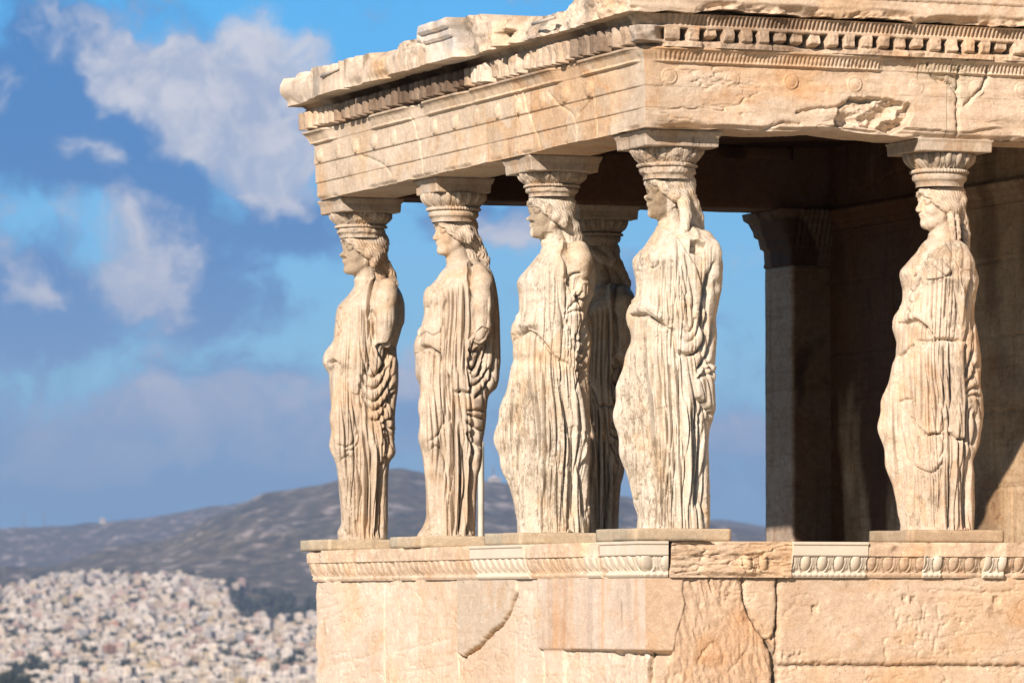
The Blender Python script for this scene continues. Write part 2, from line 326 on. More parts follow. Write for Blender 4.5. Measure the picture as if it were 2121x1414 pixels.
SD={1:{'ax':[0.283,5.95],'az':0.3433,'L':[-35,1857,-38,1827,-67,1793,-96,1754,-135,1714,-169,1675,-176,1636,-182,1577,-188,1518,-194,1439,-213,1371,-242,1302,-254,1273,-247,1238,-224,1224,-224,1200,-224,1142,-214,985,-204,887,-200,818,-207,711,-212,652,-200,613,-182,564,-167,525,-161,466,-154,359,-145,261,-137,163,-135,114,-160,75,-167,56,-157,-3],'R':[178,1882,217,1867,271,1818,296,1764,315,1705,318,1637,316,1558,296,1519,281,1460,257,1381,262,1303,272,1273,272,1221,272,1103,257,995,246,878,253,794,243,750,248,662,256,628,238,589,209,564,204,515,199,427,198,310,198,163,195,-3],'st':[(8.8,-20,(100,1882,75,1803,63,1724,56,1626,46,1558)),(9.8,-26,(75,1646,82,1577,90,1489,102,1396)),(11.7,12,(90,1882,60,1803,46,1715,41,1616)),(9.8,-9,(-76,1616,-64,1498,-76,1351,-86,1253)),(8.8,-10,(-174,1577,-159,1498,-130,1538,-101,1626)),(8.8,-11,(-184,1439,-130,1484,-101,1577)),(7.8,-8,(-33,1818,-77,1744,-121,1690)),(8.8,-11,(70,1867,21,1788,-37,1739,-91,1690)),(7.8,-8,(21,1852,-18,1793,-67,1754)),(9.8,-26,(-232,1248,-198,1283,-159,1248,-134,1209,-134,1171)),(8.8,-24,(110,1381,159,1381,223,1396)),(13.7,-34,(242,1440,218,1362,184,1263,149,1180)),(8.8,-18,(61,1253,101,1185,120,1171)),(9.8,-16,(276,1744,288,1646,276,1519)),(6.9,9,(-150,1675,-130,1655,-111,1675)),(10.8,-26,(22,1220,61,1160,120,1167,171,1240)),(10.8,-26,(-2,1181,42,1093,110,1072,169,1142,210,1240)),(10.8,-26,(-12,1113,42,1005,111,974,179,1064,240,1181)),(10.8,-24,(-2,1044,52,946,111,910,189,985,255,1113)),(9.8,-22,(72,866,130,836,174,917,223,1005,265,1069)),(8.8,-18,(150,817,189,846,246,878)),(8.8,-16,(155,778,199,797,250,792)),(8.8,-20,(-7,1113,-12,1015,11,926)),(9.8,-26,(28,780,35,652,53,506,53,359,38,163,39,65)),(9.8,-14,(-2,917,-14,750,-18,554,4,359,16,163)),(8.8,-22,(82,652,84,359,73,114,78,7)),(12.7,-36,(143,535,139,359,121,183,112,17)),(7.8,-28,(165,515,165,261,161,7)),(8.8,-12,(-24,770,-44,691,-94,650,-168,681)),(7.8,-9,(-18,691,-45,640,-112,621)),(7.8,-9,(-143,559,-94,601,-36,562,-14,496)),(7.8,-10,(-74,163,-84,17)),(7.8,-12,(-133,163,-111,7)),(7.8,-10,(-30,144,-25,7)),(11.7,14,(8,770,18,554,24,261,19,17)),(11.7,12,(106,692,109,359,97,17)),(8.8,-18,(179,750,204,633,194,564)),(8.8,-12,(160,692,160,535)),(8.8,-14,(219,760,224,692,209,613))],'bl':[(7.8,-15,3,(-3,1695,-3,1499,7,1332,52,1185),(61,1558,76,1459,90,1381,120,1293))],'po':[(5.9,10,(-33,1813,-125,1704,-174,1626,-184,1479,-223,1332,-242,1273,-193,1292,-159,1263,-130,1224,-90,1145,-66,1048,-22,1033,-2,1116,42,1283,51,1577,70,1793,100,1882)),(4.9,-12,(180,603,219,564,209,261,200,-13,92,-13,126,261,141,535)),(2.9,-26,(104,1377,164,1381,226,1393,257,1391,228,1293,179,1234,140,1293))],'tb':[(25,[(193,-215,1798,70.5),(180,-262,1715,84.2),(171,-272,1577,80.3),(164,-262,1415,56.8)]),(45,[(-105,-90,1142,93.0),(-116,-120,868,93.0),(-126,-128,672,84.2),(-74,-115,456,74.4),(-54,-105,114,60.7)])],'hd':(-147,1906,2247),'hr':[[(139,-40,2068,33.3),(178,-20,1980,37.2),(217,0,1911,35.2),(249,0,1838,23.5)],[(90,-100,2068,39.2),(97,-110,2009,37.2),(90,-115,1970,23.5)]],'cr':[(13.7,1.5,(-151,2225,50,2186,21,1950,-28,1901,-145,1930)),(29.4,0.6,(-212,946,-36,848,-25,359,4,-3,-162,-3,-192,554))]},2:{'ax':[0.283,4.064],'az':0.3614,'L':[-34,1877,-36,1858,-64,1835,-92,1807,-120,1760,-157,1723,-190,1685,-202,1638,-199,1610,-190,1573,-193,1517,-204,1461,-215,1405,-227,1349,-246,1302,-260,1255,-261,1199,-261,1162,-261,1140,-260,1102,-241,1056,-230,1042,-230,972,-227,851,-233,739,-236,673,-229,627,-212,552,-203,487,-194,412,-189,319,-186,226,-186,133,-203,77,-240,26,-254,3],'R':[169,1882,225,1854,258,1826,277,1770,291,1714,305,1629,312,1555,317,1480,319,1386,321,1293,323,1200,317,1140,311,1065,291,1000,253,986,235,944,225,851,224,804,212,711,196,636,199,552,188,468,170,422,159,319,153,180,147,3],'st':[(14.0,18,(111,1863,85,1830,95,1770,85,1709)),(7.5,-14,(123,1835,113,1760,106,1685)),(7.5,-9,(-36,1849,-92,1769,-128,1695,-143,1638)),(9.3,-14,(71,1807,-17,1737,-92,1671,-141,1634)),(7.5,-8,(-55,1811,-101,1741,-120,1676)),(7.5,-9,(38,1807,-36,1760,-92,1704)),(7.5,-18,(1,1685,1,1480,-15,1293,-17,1153)),(7.5,-18,(39,1695,27,1480,20,1246,25,1106)),(8.4,-22,(71,1704,78,1480,76,1293,76,1093)),(8.4,-22,(106,1685,132,1526,132,1386,95,1330)),(7.5,-12,(-27,1667,-27,1480,-45,1339)),(9.3,-26,(-246,1237,-218,1290,-166,1290,-129,1255,-92,1241,-73,1167)),(9.3,-30,(99,1274,132,1241,183,1284)),(11.2,-32,(95,1218,123,1120,169,1167,202,1279)),(12.1,-32,(249,1349,225,1218,179,1101)),(9.3,-20,(295,1480,293,1293,267,1093)),(9.3,-18,(267,1704,283,1573,272,1433)),(8.4,-9,(-148,1573,-167,1480,-195,1405)),(8.4,-9,(-92,1592,-120,1480,-148,1395)),(7.5,-7,(-120,1610,-143,1526,-167,1442)),(6.5,-10,(-166,1255,-171,1106)),(6.5,-9,(-204,1255,-213,1106)),(6.5,-9,(-129,1227,-134,1093)),(8.4,-24,(95,1159,106,1047,132,991)),(8.4,-24,(123,1159,143,1129,169,1159)),(9.3,-24,(113,1121,153,1073,197,1121,216,1159)),(9.3,-26,(104,1019,160,1026,235,1112,255,1159)),(9.3,-26,(142,935,188,972,253,1054,283,1159)),(8.4,-20,(95,851,160,858,223,849)),(8.4,-22,(95,830,151,811,218,797)),(8.4,-22,(90,783,132,746,213,713)),(10.3,-32,(95,711,132,636,153,557)),(8.4,-20,(118,720,170,636,190,599)),(8.4,-22,(-36,1103,-17,1033,2,984,30,977,48,992,86,972,123,981)),(7.5,-18,(-36,1037,-21,916,-26,767)),(10.3,-36,(-3,977,6,739,2,506,-3,226,2,3)),(8.4,-24,(48,767,48,552,53,319,49,3)),(11.2,-34,(69,636,86,506,86,319,69,226,49,21)),(13.1,-36,(125,552,132,412,123,273,106,3)),(8.4,-22,(149,506,139,338,137,21)),(9.3,-11,(-50,1019,-43,879,-63,757,-119,664,-180,634)),(8.4,-9,(-161,562,-138,613,-91,603,-59,552,-43,412,-54,226)),(8.4,-16,(-21,478,-17,273,-7,21)),(7.5,-9,(-183,599,-166,412,-147,226,-161,87)),(7.5,-12,(-165,114,-203,45,-235,5)),(6.5,-9,(-147,114,-156,3)),(11.2,14,(25,879,28,506,25,40)),(8.4,10,(104,506,106,319,86,40)),(7.5,-10,(-185,1158,-194,972,-199,785)),(7.5,-8,(-148,1158,-157,1018))],'bl':[],'po':[(4.7,14,(-176,1704,-64,1676,-41,1610,-59,1517,-59,1442,-83,1377,-129,1358,-167,1386,-213,1358,-223,1423,-195,1554)),(4.7,14,(-36,1854,-185,1685,-204,1433,-260,1255,-246,1255,-218,1297,-166,1295,-129,1260,-92,1248,-68,1171,-36,1102,-17,1032,2,984,48,994,86,972,123,1013,113,1386,104,1685,122,1854)),(2.8,-13,(146,1382,193,1422,246,1405,250,1358,169,1298,118,1276)),(2.8,-22,(104,1269,132,1235,190,1282,216,1293,207,1209,146,1115,109,1171))],'tb':[(25,[(174,-200,1793,61.5),(190,-262,1723,78.3),(195,-275,1573,76.5),(195,-268,1442,67.1),(174,-290,1358,54.1)]),(45,[(-129,-90,1102,93.2),(-138,-118,879,91.4),(-143,-130,673,85.8),(-110,-120,450,76.5),(-96,-108,105,65.3)])],'hd':(-135,1925,2219),'hr':[[(113,-50,2088,41.0),(146,-30,2022,42.9),(183,-10,1947,41.0),(211,0,1891,37.3),(223,0,1844,24.2)],[(85,-95,2097,33.6),(106,-110,2050,31.7),(106,-110,2017,22.4)]],'cr':[(28.0,0.5,(-185,645,-54,636,-17,319,-7,3,-240,3,-175,226))]},3:{'ax':[0.283,2.255],'az':0.3806,'L':[-55,1883,-52,1856,-85,1825,-120,1780,-156,1736,-200,1682,-227,1638,-223,1602,-211,1558,-211,1504,-209,1460,-214,1406,-223,1362,-238,1308,-239,1293,-249,1254,-254,1195,-254,1146,-242,1127,-263,1039,-288,960,-312,882,-332,784,-351,696,-368,623,-359,550,-346,462,-332,393,-302,345,-263,306,-246,281,-239,208,-234,110,-224,23],'R':[164,1891,191,1874,218,1842,253,1798,275,1753,286,1700,288,1637,275,1575,275,1540,253,1513,235,1459,222,1406,222,1362,235,1335,257,1273,257,1166,240,1077,240,1009,245,921,247,823,249,647,246,589,249,491,242,403,244,257,252,179,249,71,239,23],'st':[(16.0,18,(74,1892,82,1816,73,1727,73,1638)),(7.1,-18,(102,1874,95,1789,89,1682,82,1629)),(8.9,-18,(35,1727,41,1593,50,1460,75,1344,84,1269)),(8.9,-14,(-5,1727,-5,1549,-5,1371,4,1269)),(8.0,-12,(-58,1673,-67,1549,-67,1415)),(8.0,-22,(84,1620,93,1504,86,1442)),(8.0,-9,(-111,1700,-120,1638,-101,1582,-74,1620,-58,1691)),(8.0,-9,(-165,1638,-156,1531,-165,1415)),(8.0,-16,(97,1645,129,1673,189,1678)),(11.5,-26,(164,1540,173,1493,208,1511,257,1548)),(8.9,-26,(253,1504,217,1415,186,1344,173,1269)),(8.0,-14,(93,1415,155,1442,199,1433)),(8.0,-16,(93,1379,119,1326,119,1269)),(8.0,-14,(75,1424,102,1388,93,1335)),(8.9,-20,(191,1566,177,1522,128,1477,93,1433)),(7.1,-8,(-58,1843,-103,1771,-156,1709)),(7.1,-8,(13,1843,-40,1771,-94,1718)),(12.4,16,(-236,1286,-205,1335,-165,1344)),(8.9,-16,(-227,1282,-183,1295,-147,1331,-98,1299)),(10.7,14,(-156,1326,-120,1344,-94,1335)),(7.1,-9,(-40,1638,-36,1460,-32,1326)),(8.0,-12,(262,1762,269,1673,257,1593)),(9.8,-26,(-249,1249,-190,1295,-161,1311,-122,1295,-68,1246,-24,1190,25,1128,103,1087)),(7.8,-20,(44,1019,74,843,115,696,119,501,98,393)),(10.7,-26,(149,696,149,501,142,257,137,91)),(13.7,-36,(227,491,197,374,205,208,224,101)),(9.8,-24,(147,1293,157,1224,196,1271,204,1332)),(9.8,-20,(137,1205,176,1146,217,1185,237,1273)),(9.8,-20,(137,1126,186,1095,227,1136,247,1214)),(8.8,-18,(147,1068,196,1048,237,1097)),(8.8,-14,(152,916,176,1009,227,1058)),(7.8,-12,(186,960,215,1009,235,1048)),(9.8,-9,(-185,823,-222,696,-234,628,-205,550,-219,472)),(9.8,-10,(-166,784,-156,550,-193,403,-205,296)),(8.8,-9,(-239,267,-205,179,-185,110,-215,71)),(8.8,-14,(176,862,186,696,176,501,186,354)),(8.8,-12,(98,1078,118,921,137,784))],'bl':[(10.7,-15,7,(-171,1254,-175,1038,-164,794,-156,647,-166,452,-166,159),(30,1126,59,892,98,696,98,501,78,306,73,62))],'po':[(4.4,-22,(97,1640,129,1671,189,1676,191,1629,173,1584,120,1531,91,1566)),(6.2,16,(186,1629,235,1633,253,1593,235,1548,191,1513,164,1531)),(5.3,16,(-248,1254,-205,1293,-166,1308,-127,1301,-68,1256,-24,1205,20,1141,98,1097,147,1049,176,1234,226,1370,93,1611,75,1860,-52,1851,-227,1638,-211,1504,-238,1308))],'tb':[(30,[(173,-205,1825,69.3),(177,-255,1762,81.7),(173,-255,1691,74.6)]),(60,[(-166,70,1038,92.8),(-224,110,794,102.6),(-263,120,618,101.6),(-224,110,452,95.8),(-146,90,159,73.3)])],'hd':(-163,1921,2237),'hr':[[(93,-60,2048,44.4),(138,-40,1994,42.6),(164,-10,1932,39.1),(178,0,1869,30.2)],[(49,-95,2065,30.2),(75,-110,2021,32.0),(84,-110,2003,23.1)]],'cr':[(12.4,1.6,(-174,2217,120,2190,13,2083,-40,1914,-120,1914,-165,2083)),(39.1,0.75,(-351,941,-156,1038,98,745,137,23,-234,23,-351,550)),(26.6,0.5,(-67,1834,49,1727,66,1282,-209,1282,-218,1638))]},4:{'ax':[0.283,0.335],'az':0.4031,'L':[-47,1877,-60,1854,-102,1803,-149,1738,-186,1701,-218,1659,-212,1618,-200,1580,-191,1515,-193,1450,-200,1404,-212,1358,-223,1311,-225,1265,-225,1237,-227,1199,-223,1160,-218,1150,-237,1083,-262,976,-291,860,-310,763,-322,696,-315,628,-296,560,-277,473,-257,377,-241,280,-233,203,-203,135,-185,87,-193,20],'R':[185,1853,213,1844,259,1825,305,1774,328,1700,339,1635,339,1542,332,1477,318,1403,299,1311,299,1264,304,1198,297,1101,289,975,281,879,289,753,284,685,259,627,249,521,254,376,259,232,258,106,260,48,253,10],'st':[(10.2,-26,(-219,1307,-149,1313,-103,1282,-57,1254,3,1220)),(8.3,-18,(64,1775,66,1682,101,1533,121,1404,112,1302)),(8.3,-18,(103,1682,138,1496,158,1403,147,1302)),(13.0,-42,(254,1580,228,1450,208,1320,213,1205)),(9.3,-20,(286,1635,258,1515,232,1403)),(20.4,14,(291,1784,325,1681,320,1542,302,1422)),(7.4,-8,(-47,1826,-65,1756,-112,1715)),(7.4,-9,(18,1812,-37,1729,-93,1682)),(8.3,-10,(-112,1682,-119,1627,-84,1580,-47,1626,-38,1691)),(13.9,14,(-212,1302,-158,1344,-131,1353)),(11.1,12,(-112,1344,-75,1316,-38,1283)),(7.4,-10,(-140,1372,-121,1330,-131,1302)),(7.4,-8,(-167,1608,-163,1478,-172,1367)),(14.8,12,(148,1849,185,1812,185,1765)),(9.7,-24,(55,1074,111,1058,168,1070,219,1135,235,1237,239,1295)),(8.7,-15,(67,1179,115,1129,166,1169,190,1256,193,1295)),(8.7,-12,(87,1237,120,1189,149,1227,164,1295)),(10.6,-28,(173,966,221,1014,262,1101,282,1217,287,1295)),(8.7,-16,(163,908,212,947,275,1033)),(8.7,-15,(183,932,241,945,287,975)),(9.7,-22,(171,803,221,763,284,687)),(9.7,-26,(72,1005,73,811,84,618,107,425,111,126)),(21.3,22,(112,831,115,666,126,473,130,280,129,135)),(9.7,-28,(149,753,155,521,162,280,164,116)),(10.6,-36,(213,772,203,570,191,376,187,116)),(8.7,-20,(182,792,174,599)),(9.7,-16,(250,743,245,521,226,328,220,77)),(7.7,-14,(-166,280,-174,213,-206,163)),(8.7,-10,(-175,502,-166,377,-164,280)),(9.7,-8,(-213,792,-175,618,-164,425)),(11.6,16,(-15,1237,0,1121,19,976)),(8.7,-16,(38,1227,48,1131,55,1024))],'bl':[(8.3,-13,6,(-116,1627,-123,1552,-129,1478,-135,1376),(64,1663,73,1515,101,1404,119,1237)),(10.6,-16,7,(-179,1257,-174,1053,-151,812,-122,522,-98,280,-84,39),(29,1208,57,956,66,715,74,473,85,280,90,58))],'po':[(3.7,-70,(143,1767,236,1754,198,1668,138,1686)),(5.6,16,(-47,1868,-149,1738,-223,1655,-191,1515,-223,1321,-177,1311,-131,1322,-84,1291,-38,1267,3,1226,28,1223,58,1089,114,1070,169,1077,216,1144,234,1237,226,1403,175,1589,64,1775)),(4.8,18,(163,927,171,806,221,768,284,693,299,908,279,1004,221,1005))],'tb':[(40,[(222,-190,1774,61.1),(235,-225,1682,77.7),(235,-225,1570,70.3)]),(60,[(-165,70,1053,87.0),(-209,110,860,96.6),(-228,120,696,94.7),(-195,110,473,88.9),(-137,90,184,67.6)])],'hd':(-143,1914,2229),'hr':[[(120,-60,2072,50.0),(157,-40,1997,42.6),(185,-10,1923,38.9),(199,0,1849,29.6)],[(93,-95,2053,37.0),(102,-130,1998,38.9),(113,-150,1923,35.2),(102,-165,1840,27.8),(83,-170,1775,20.4)]],'cr':[(13.0,2.3,(-176,2296,-9,2360,10,2211,-9,1923,-102,1914,-157,2147)),(38.7,0.7,(-310,1005,-136,1199,-69,618,104,10,-195,10,-320,618)),(27.8,0.5,(-56,1877,64,1775,27,1265,-214,1265,-214,1636))]},5:{'ax':[2.119,0.283],'az':0.4559,'L':[-64,1852,-67,1838,-80,1825,-116,1807,-139,1766,-171,1730,-207,1686,-247,1641,-256,1605,-243,1559,-234,1514,-236,1451,-244,1388,-253,1316,-265,1270,-272,1195,-277,1129,-278,1081,-294,1025,-313,940,-332,855,-351,770,-371,695,-377,647,-366,600,-343,553,-329,468,-315,374,-306,298,-297,223,-288,148,-269,91,-254,44,-256,6],'R':[117,1842,153,1792,184,1738,197,1719,215,1665,233,1620,246,1584,243,1539,232,1503,223,1449,214,1386,214,1322,229,1268,238,1211,251,1126,258,1041,251,938,253,891,266,843,273,740,268,674,254,617,244,542,220,486,201,439,210,363,210,232,214,156,209,81,206,6],'st':[(8.1,-10,(-126,1739,-153,1676,-117,1649,-70,1721)),(8.1,-12,(-178,1676,-169,1568,-126,1604,-79,1703)),(8.1,-12,(-205,1649,-197,1496,-145,1487,-106,1586)),(8.1,-12,(-216,1613,-206,1433,-152,1413,-116,1477)),(8.1,-10,(-225,1541,-208,1377,-161,1351)),(7.2,-8,(-98,1784,-126,1748,-144,1721)),(7.2,-18,(-108,1559,-109,1432,-118,1342)),(8.1,-20,(-37,1558,-41,1432,-47,1297)),(9.0,-26,(44,1576,37,1432,30,1305)),(8.1,-18,(91,1567,106,1386,106,1260)),(14.4,14,(145,1530,126,1386,115,1269)),(9.9,-26,(206,1566,187,1476,171,1377)),(9.0,-18,(232,1503,205,1386,204,1250)),(9.0,-24,(-249,1296,-199,1302,-145,1311,-101,1274,-65,1247)),(9.0,-12,(-81,1649,-18,1626,35,1571,71,1603)),(8.1,-12,(72,1828,81,1747,72,1648)),(10.8,10,(117,1792,135,1720,125,1630)),(7.2,-10,(-73,1540,-75,1387)),(7.2,-10,(4,1558,-1,1387)),(7.5,-18,(-280,1086,-204,1121,-165,1164)),(8.5,-18,(-148,1178,-44,1172,-16,1191,70,1186,134,1174)),(8.5,-14,(-91,1269,-42,1203)),(7.5,-20,(-103,616,-84,586,-47,601,12,595,31,703)),(8.5,-18,(57,608,103,563,152,569)),(8.5,-18,(-184,409,-113,362,-38,352,20,430)),(7.5,-13,(-264,798,-224,821,-171,811)),(8.5,-11,(-262,732,-235,562,-216,449,-184,409)),(10.4,-30,(152,948,192,1023,211,1127)),(9.4,-26,(152,899,208,947,244,1051)),(8.5,-20,(161,851,208,889,257,900)),(7.5,-16,(170,832,227,851,268,838)),(11.3,-38,(165,797,166,608,165,467,158,232,162,-4)),(8.5,-24,(193,768,188,655,193,514)),(9.4,-26,(217,740,235,655,218,514)),(8.5,-12,(-142,213,-148,6)),(10.4,-14,(-38,326,-30,138,-30,6)),(10.4,-15,(56,420,57,232,54,6)),(9.4,-15,(131,420,139,232,148,6)),(8.5,-10,(-198,279,-199,6)),(20.7,16,(106,1155,110,938,109,740,113,608)),(17.0,12,(9,345,13,185,12,6)),(13.2,10,(93,420,97,232,101,6)),(9.4,-15,(59,1156,68,957,57,740,55,609)),(8.5,-16,(153,1155,157,985))],'bl':[(8.5,-14,6,(-190,1109,-191,987,-185,817,-192,685,-159,619),(31,1156,25,939,29,816,20,703,5,609)),(8.5,-10,4,(-206,590,-197,496,-184,421),(0,590,19,514,-10,439))],'po':[(5.4,12,(-108,1649,-54,1680,18,1675,71,1612,35,1580,-19,1567,-72,1567)),(4.5,12,(-80,1820,-247,1641,-244,1388,-258,1302,-199,1311,-145,1320,-101,1283,-65,1252,-44,1203,-16,1191,70,1186,134,1174,160,1269,125,1611,36,1793)),(3.8,12,(-195,1138,-35,1170,59,1174,153,1174,150,571,103,571,57,613,34,703,12,599,-47,606,-84,592,-103,620,-206,741))],'tb':[(40,[(117,-180,1738,55.8),(130,-215,1657,72.0),(138,-215,1566,59.4)]),(60,[(-214,70,987,84.8),(-267,110,798,90.5),(-286,120,647,92.4),(-245,110,421,86.7),(-189,90,138,66.0)])],'hd':(-141,1893,2202),'hr':[[(118,-60,2045,36.0),(145,-30,1954,34.2),(158,-10,1864,32.4),(166,0,1756,23.4)],[(66,-105,2000,21.6),(73,-140,1937,21.6),(77,-150,1883,19.8),(86,-150,1819,16.2)],[(102,-95,2000,18.0),(109,-125,1937,18.0),(113,-135,1873,17.1),(117,-135,1828,14.4)],[(118,-60,2108,30.6),(138,-70,2072,32.4),(132,-50,2027,27.0)]],'cr':[(18.0,1.0,(-90,1703,72,1828,144,1792,143,1602,-1,1567,-81,1613)),(18.0,0.9,(26,1567,143,1566,115,1251,25,1251)),(28.3,0.7,(-44,1165,153,1165,150,571,57,608,21,986)),(28.3,0.6,(-179,326,18,420,150,420,148,6,-246,6))]}}
AR={'pjx':[(4655,-307,4666,-624,4652,-1000),(3226,-302,3223,-798,3201,-980),(2145,-385,2281,-507,2387,-584,2621,-646,2837,-740,3055,-789,3121,-813,3210,-790),(1772,-289,1772,-748,1681,-762,1681,-965)],'insx':(1772,-288,-71,-297,-70,-737,1755,-744),'insy':(28,-295,243,-294,227,-376,247,-451,219,-548,190,-630,174,-742,28,-738),'roughy':(243,-294,227,-376,247,-451,219,-548,190,-630,174,-742,121,-853,112,-942,847,-946,840,-766,790,-676,692,-556,643,-443,631,-293),'triy':(648,-297,857,-297,865,-616,823,-672,766,-616,692,-518,651,-466),'pjy':[(631,-293,643,-443,692,-556,790,-676,840,-766,849,-946),(864,-293,866,-616,827,-676),(865,-556,856,-826,860,-946),(858,-830,1565,-836,2551,-842,2980,-844),(28,-741,28,-936)],'ckx':[(6051,-587,5594,-527,5344,-460,5049,-394),(5642,-870,5145,-840,4684,-771),(4589,-786,4002,-749,3500,-698,3254,-673),(6051,-502,5821,-477,5544,-452),(4422,-922,3772,-891,3232,-853)],'cky':[(324,-832,389,-720,463,-679,503,-743,503,-855),(504,-301,484,-421,504,-481),(527,-877,601,-818,651,-743),(218,-786,250,-868,258,-937),(1915,-841,2002,-889,2019,-947),(1987,-375,2181,-379,2260,-391,2554,-373)],'ctop':(6291,3318,5945,3338,5588,3338,5271,3316,4926,3316,4688,3322,4253,3313,4056,3312,3796,3308,3539,3319,3177,3303),'arch_ck_y':[(2107,2897,2110,2446),(2300,2905,2311,2833,2254,2738,2151,2642),(1006,2561,1172,2597,1295,2602,1384,2666),(1880,2909,1942,2809,2072,2783,2108,2702),(764,2431,908,2507,1038,2491)],'arch_pit_y':(1295,2602,1384,2666,1586,2673,1788,2640,1799,2579,1765,2516,1653,2451,1540,2478,1406,2504,1272,2469),'arch_ck_x':[(4070,2890,4005,2783,3925,2675,3908,2451),(2111,2896,2111,2449),(1995,2906,1967,2776,1852,2628,1738,2450),(802,2813,789,2463),(1559,2802,1391,2702,1101,2593,1129,2441),(842,2694,1087,2613),(5131,2684,4659,2589,4526,2487)]}
HAZE=7e-5
# ------------------------------------------------------------------ statues (signed-distance sculpting)
class Vox:
    def __init__(s,lo,hi,h):
        s.h=h;s.lo=np.array(lo,np.float32);s.n=np.ceil((np.array(hi)-lo)/h).astype(int)+1
        s.ax=[(s.lo[i]+np.arange(s.n[i])*h).astype(np.float32) for i in range(3)]
        s.f=np.full(tuple(s.n),.5,np.float32)
    def sub(s,lo,hi):
        a=np.maximum(np.floor((np.array(lo)-s.lo)/s.h).astype(int),0);b=np.minimum(np.ceil((np.array(hi)-s.lo)/s.h).astype(int)+1,s.n)
        if (b<=a).any(): return None
        sl=tuple(slice(i,j) for i,j in zip(a,b))
        return sl,s.ax[0][sl[0]][:,None,None],s.ax[1][sl[1]][None,:,None],s.ax[2][sl[2]][None,None,:]
    def un(s,sl,d,k):
        a=s.f[sl]
        if k<=0: s.f[sl]=np.minimum(a,d);return
        hh=np.clip(.5+.5*(a-d)/k,0,1); s.f[sl]=a*(1-hh)+d*hh-k*hh*(1-hh)
    def cut(s,sl,d,k):
        a=s.f[sl];d=-d
        hh=np.clip(.5-.5*(a-d)/k,0,1); s.f[sl]=a*(1-hh)+d*hh+k*hh*(1-hh)
    def tube(s,pts,k=.02):
        pts=np.asarray(pts,float)
        for p,q in zip(pts[:-1],pts[1:]):
            a,b=p[:3],q[:3];r=max(p[3],q[3])+k+.02
            u=s.sub(np.minimum(a,b)-r,np.maximum(a,b)+r)
            if u is None: continue
            sl,X,Y,Z=u;d=b-a;l2=max(float(d@d),1e-9)
            t=np.clip(((X-a[0])*d[0]+(Y-a[1])*d[1]+(Z-a[2])*d[2])/l2,0,1)
            D=np.sqrt((X-a[0]-t*d[0])**2+(Y-a[1]-t*d[1])**2+(Z-a[2]-t*d[2])**2)-(p[3]+t*(q[3]-p[3]))
            s.un(sl,D.astype(np.float32),k)
    def ell(s,c,r,k=.02,rot=0.,cut=False):
        c=np.array(c,float);r=np.array(r,float);R_=max(r)+k+.02
        u=s.sub(c-R_,c+R_)
        if u is None: return
        sl,X,Y,Z=u;x=X-c[0];z=Z-c[2];cs,sn=math.cos(rot),math.sin(rot);x,z=x*cs+z*sn,-x*sn+z*cs
        q=np.sqrt((x/r[0])**2+((Y-c[1])/r[1])**2+(z/r[2])**2);g=np.sqrt((x/r[0]**2)**2+((Y-c[1])/r[1]**2)**2+(z/r[2]**2)**2)
        D=(q*(q-1)/np.maximum(g,1e-6)).astype(np.float32)
        (s.cut if cut else s.un)(sl,D,k)
def hpt(o,Hh,f,y,z): return (o[0]-f*Hh,o[1]+y*Hh,o[2]+z*Hh)
def head_sdf(v,o,Hh,neck,flat=0.):
    E=lambda f,y,z,rf,ry,rz,k=.02,rot=0.,cut=False: v.ell(hpt(o,Hh,f,y,z),(rf*Hh,ry*Hh,rz*Hh),k*Hh*3,rot,cut)
    def T(pts,k=.02): v.tube([(*hpt(o,Hh,*p[:3]),p[3]*Hh) for p in pts],k*Hh*3)
    v.tube(neck,.03)
    if flat: pass
    E(-.06,0,.14,.40,.315,.36); E(.13,0,-.10,.285,.255,.40,.03); E(.27,0,-.36,.135,.15,.125,.03)
    T([(.02,-.2,-.22,.10),(.24,-.09,-.40,.085)],.03); T([(.02,.2,-.22,.10),(.24,.09,-.40,.085)],.03)
    E(.335,0,-.425,.085,.085,.075,.02)
    for sg in (-1,1):
        E(.435,sg*.145,.035,.085,.095,.062,.018,0,True)
        E(.325,sg*.14,.028,.068,.085,.058,.006)
        T([(.355,sg*.055,.075,.022),(.385,sg*.14,.098,.024),(.31,sg*.225,.06,.022)],.012)     # upper lid and brow
        T([(.375,sg*.08,.003,.012),(.365,sg*.15,-.014,.013),(.325,sg*.2,.01,.011)],.006)
        E(.24,sg*.175,-.14,.09,.075,.09,.03)
        E(.43,sg*.045,-.135,.045,.034,.03,.012)
    T([(.37,0,.13,.05),(.415,0,.02,.036),(.47,0,-.10,.042),(.475,0,-.125,.044)],.016)
    E(.375,0,-.215,.04,.10,.06,.02)
    T([(.355,-.085,-.225,.016),(.415,-.028,-.212,.026),(.418,.028,-.212,.026),(.355,.085,-.225,.016)],.008)
    T([(.35,-.07,-.255,.016),(.402,0,-.262,.034),(.35,.07,-.255,.016)],.008)
    T([(.50,-.10,-.236,.006),(.50,.10,-.236,.006)],.0)  if False else None
SG={1:1.7,2:1.75,3:1.2,4:1.5,5:1.6,6:1.6}
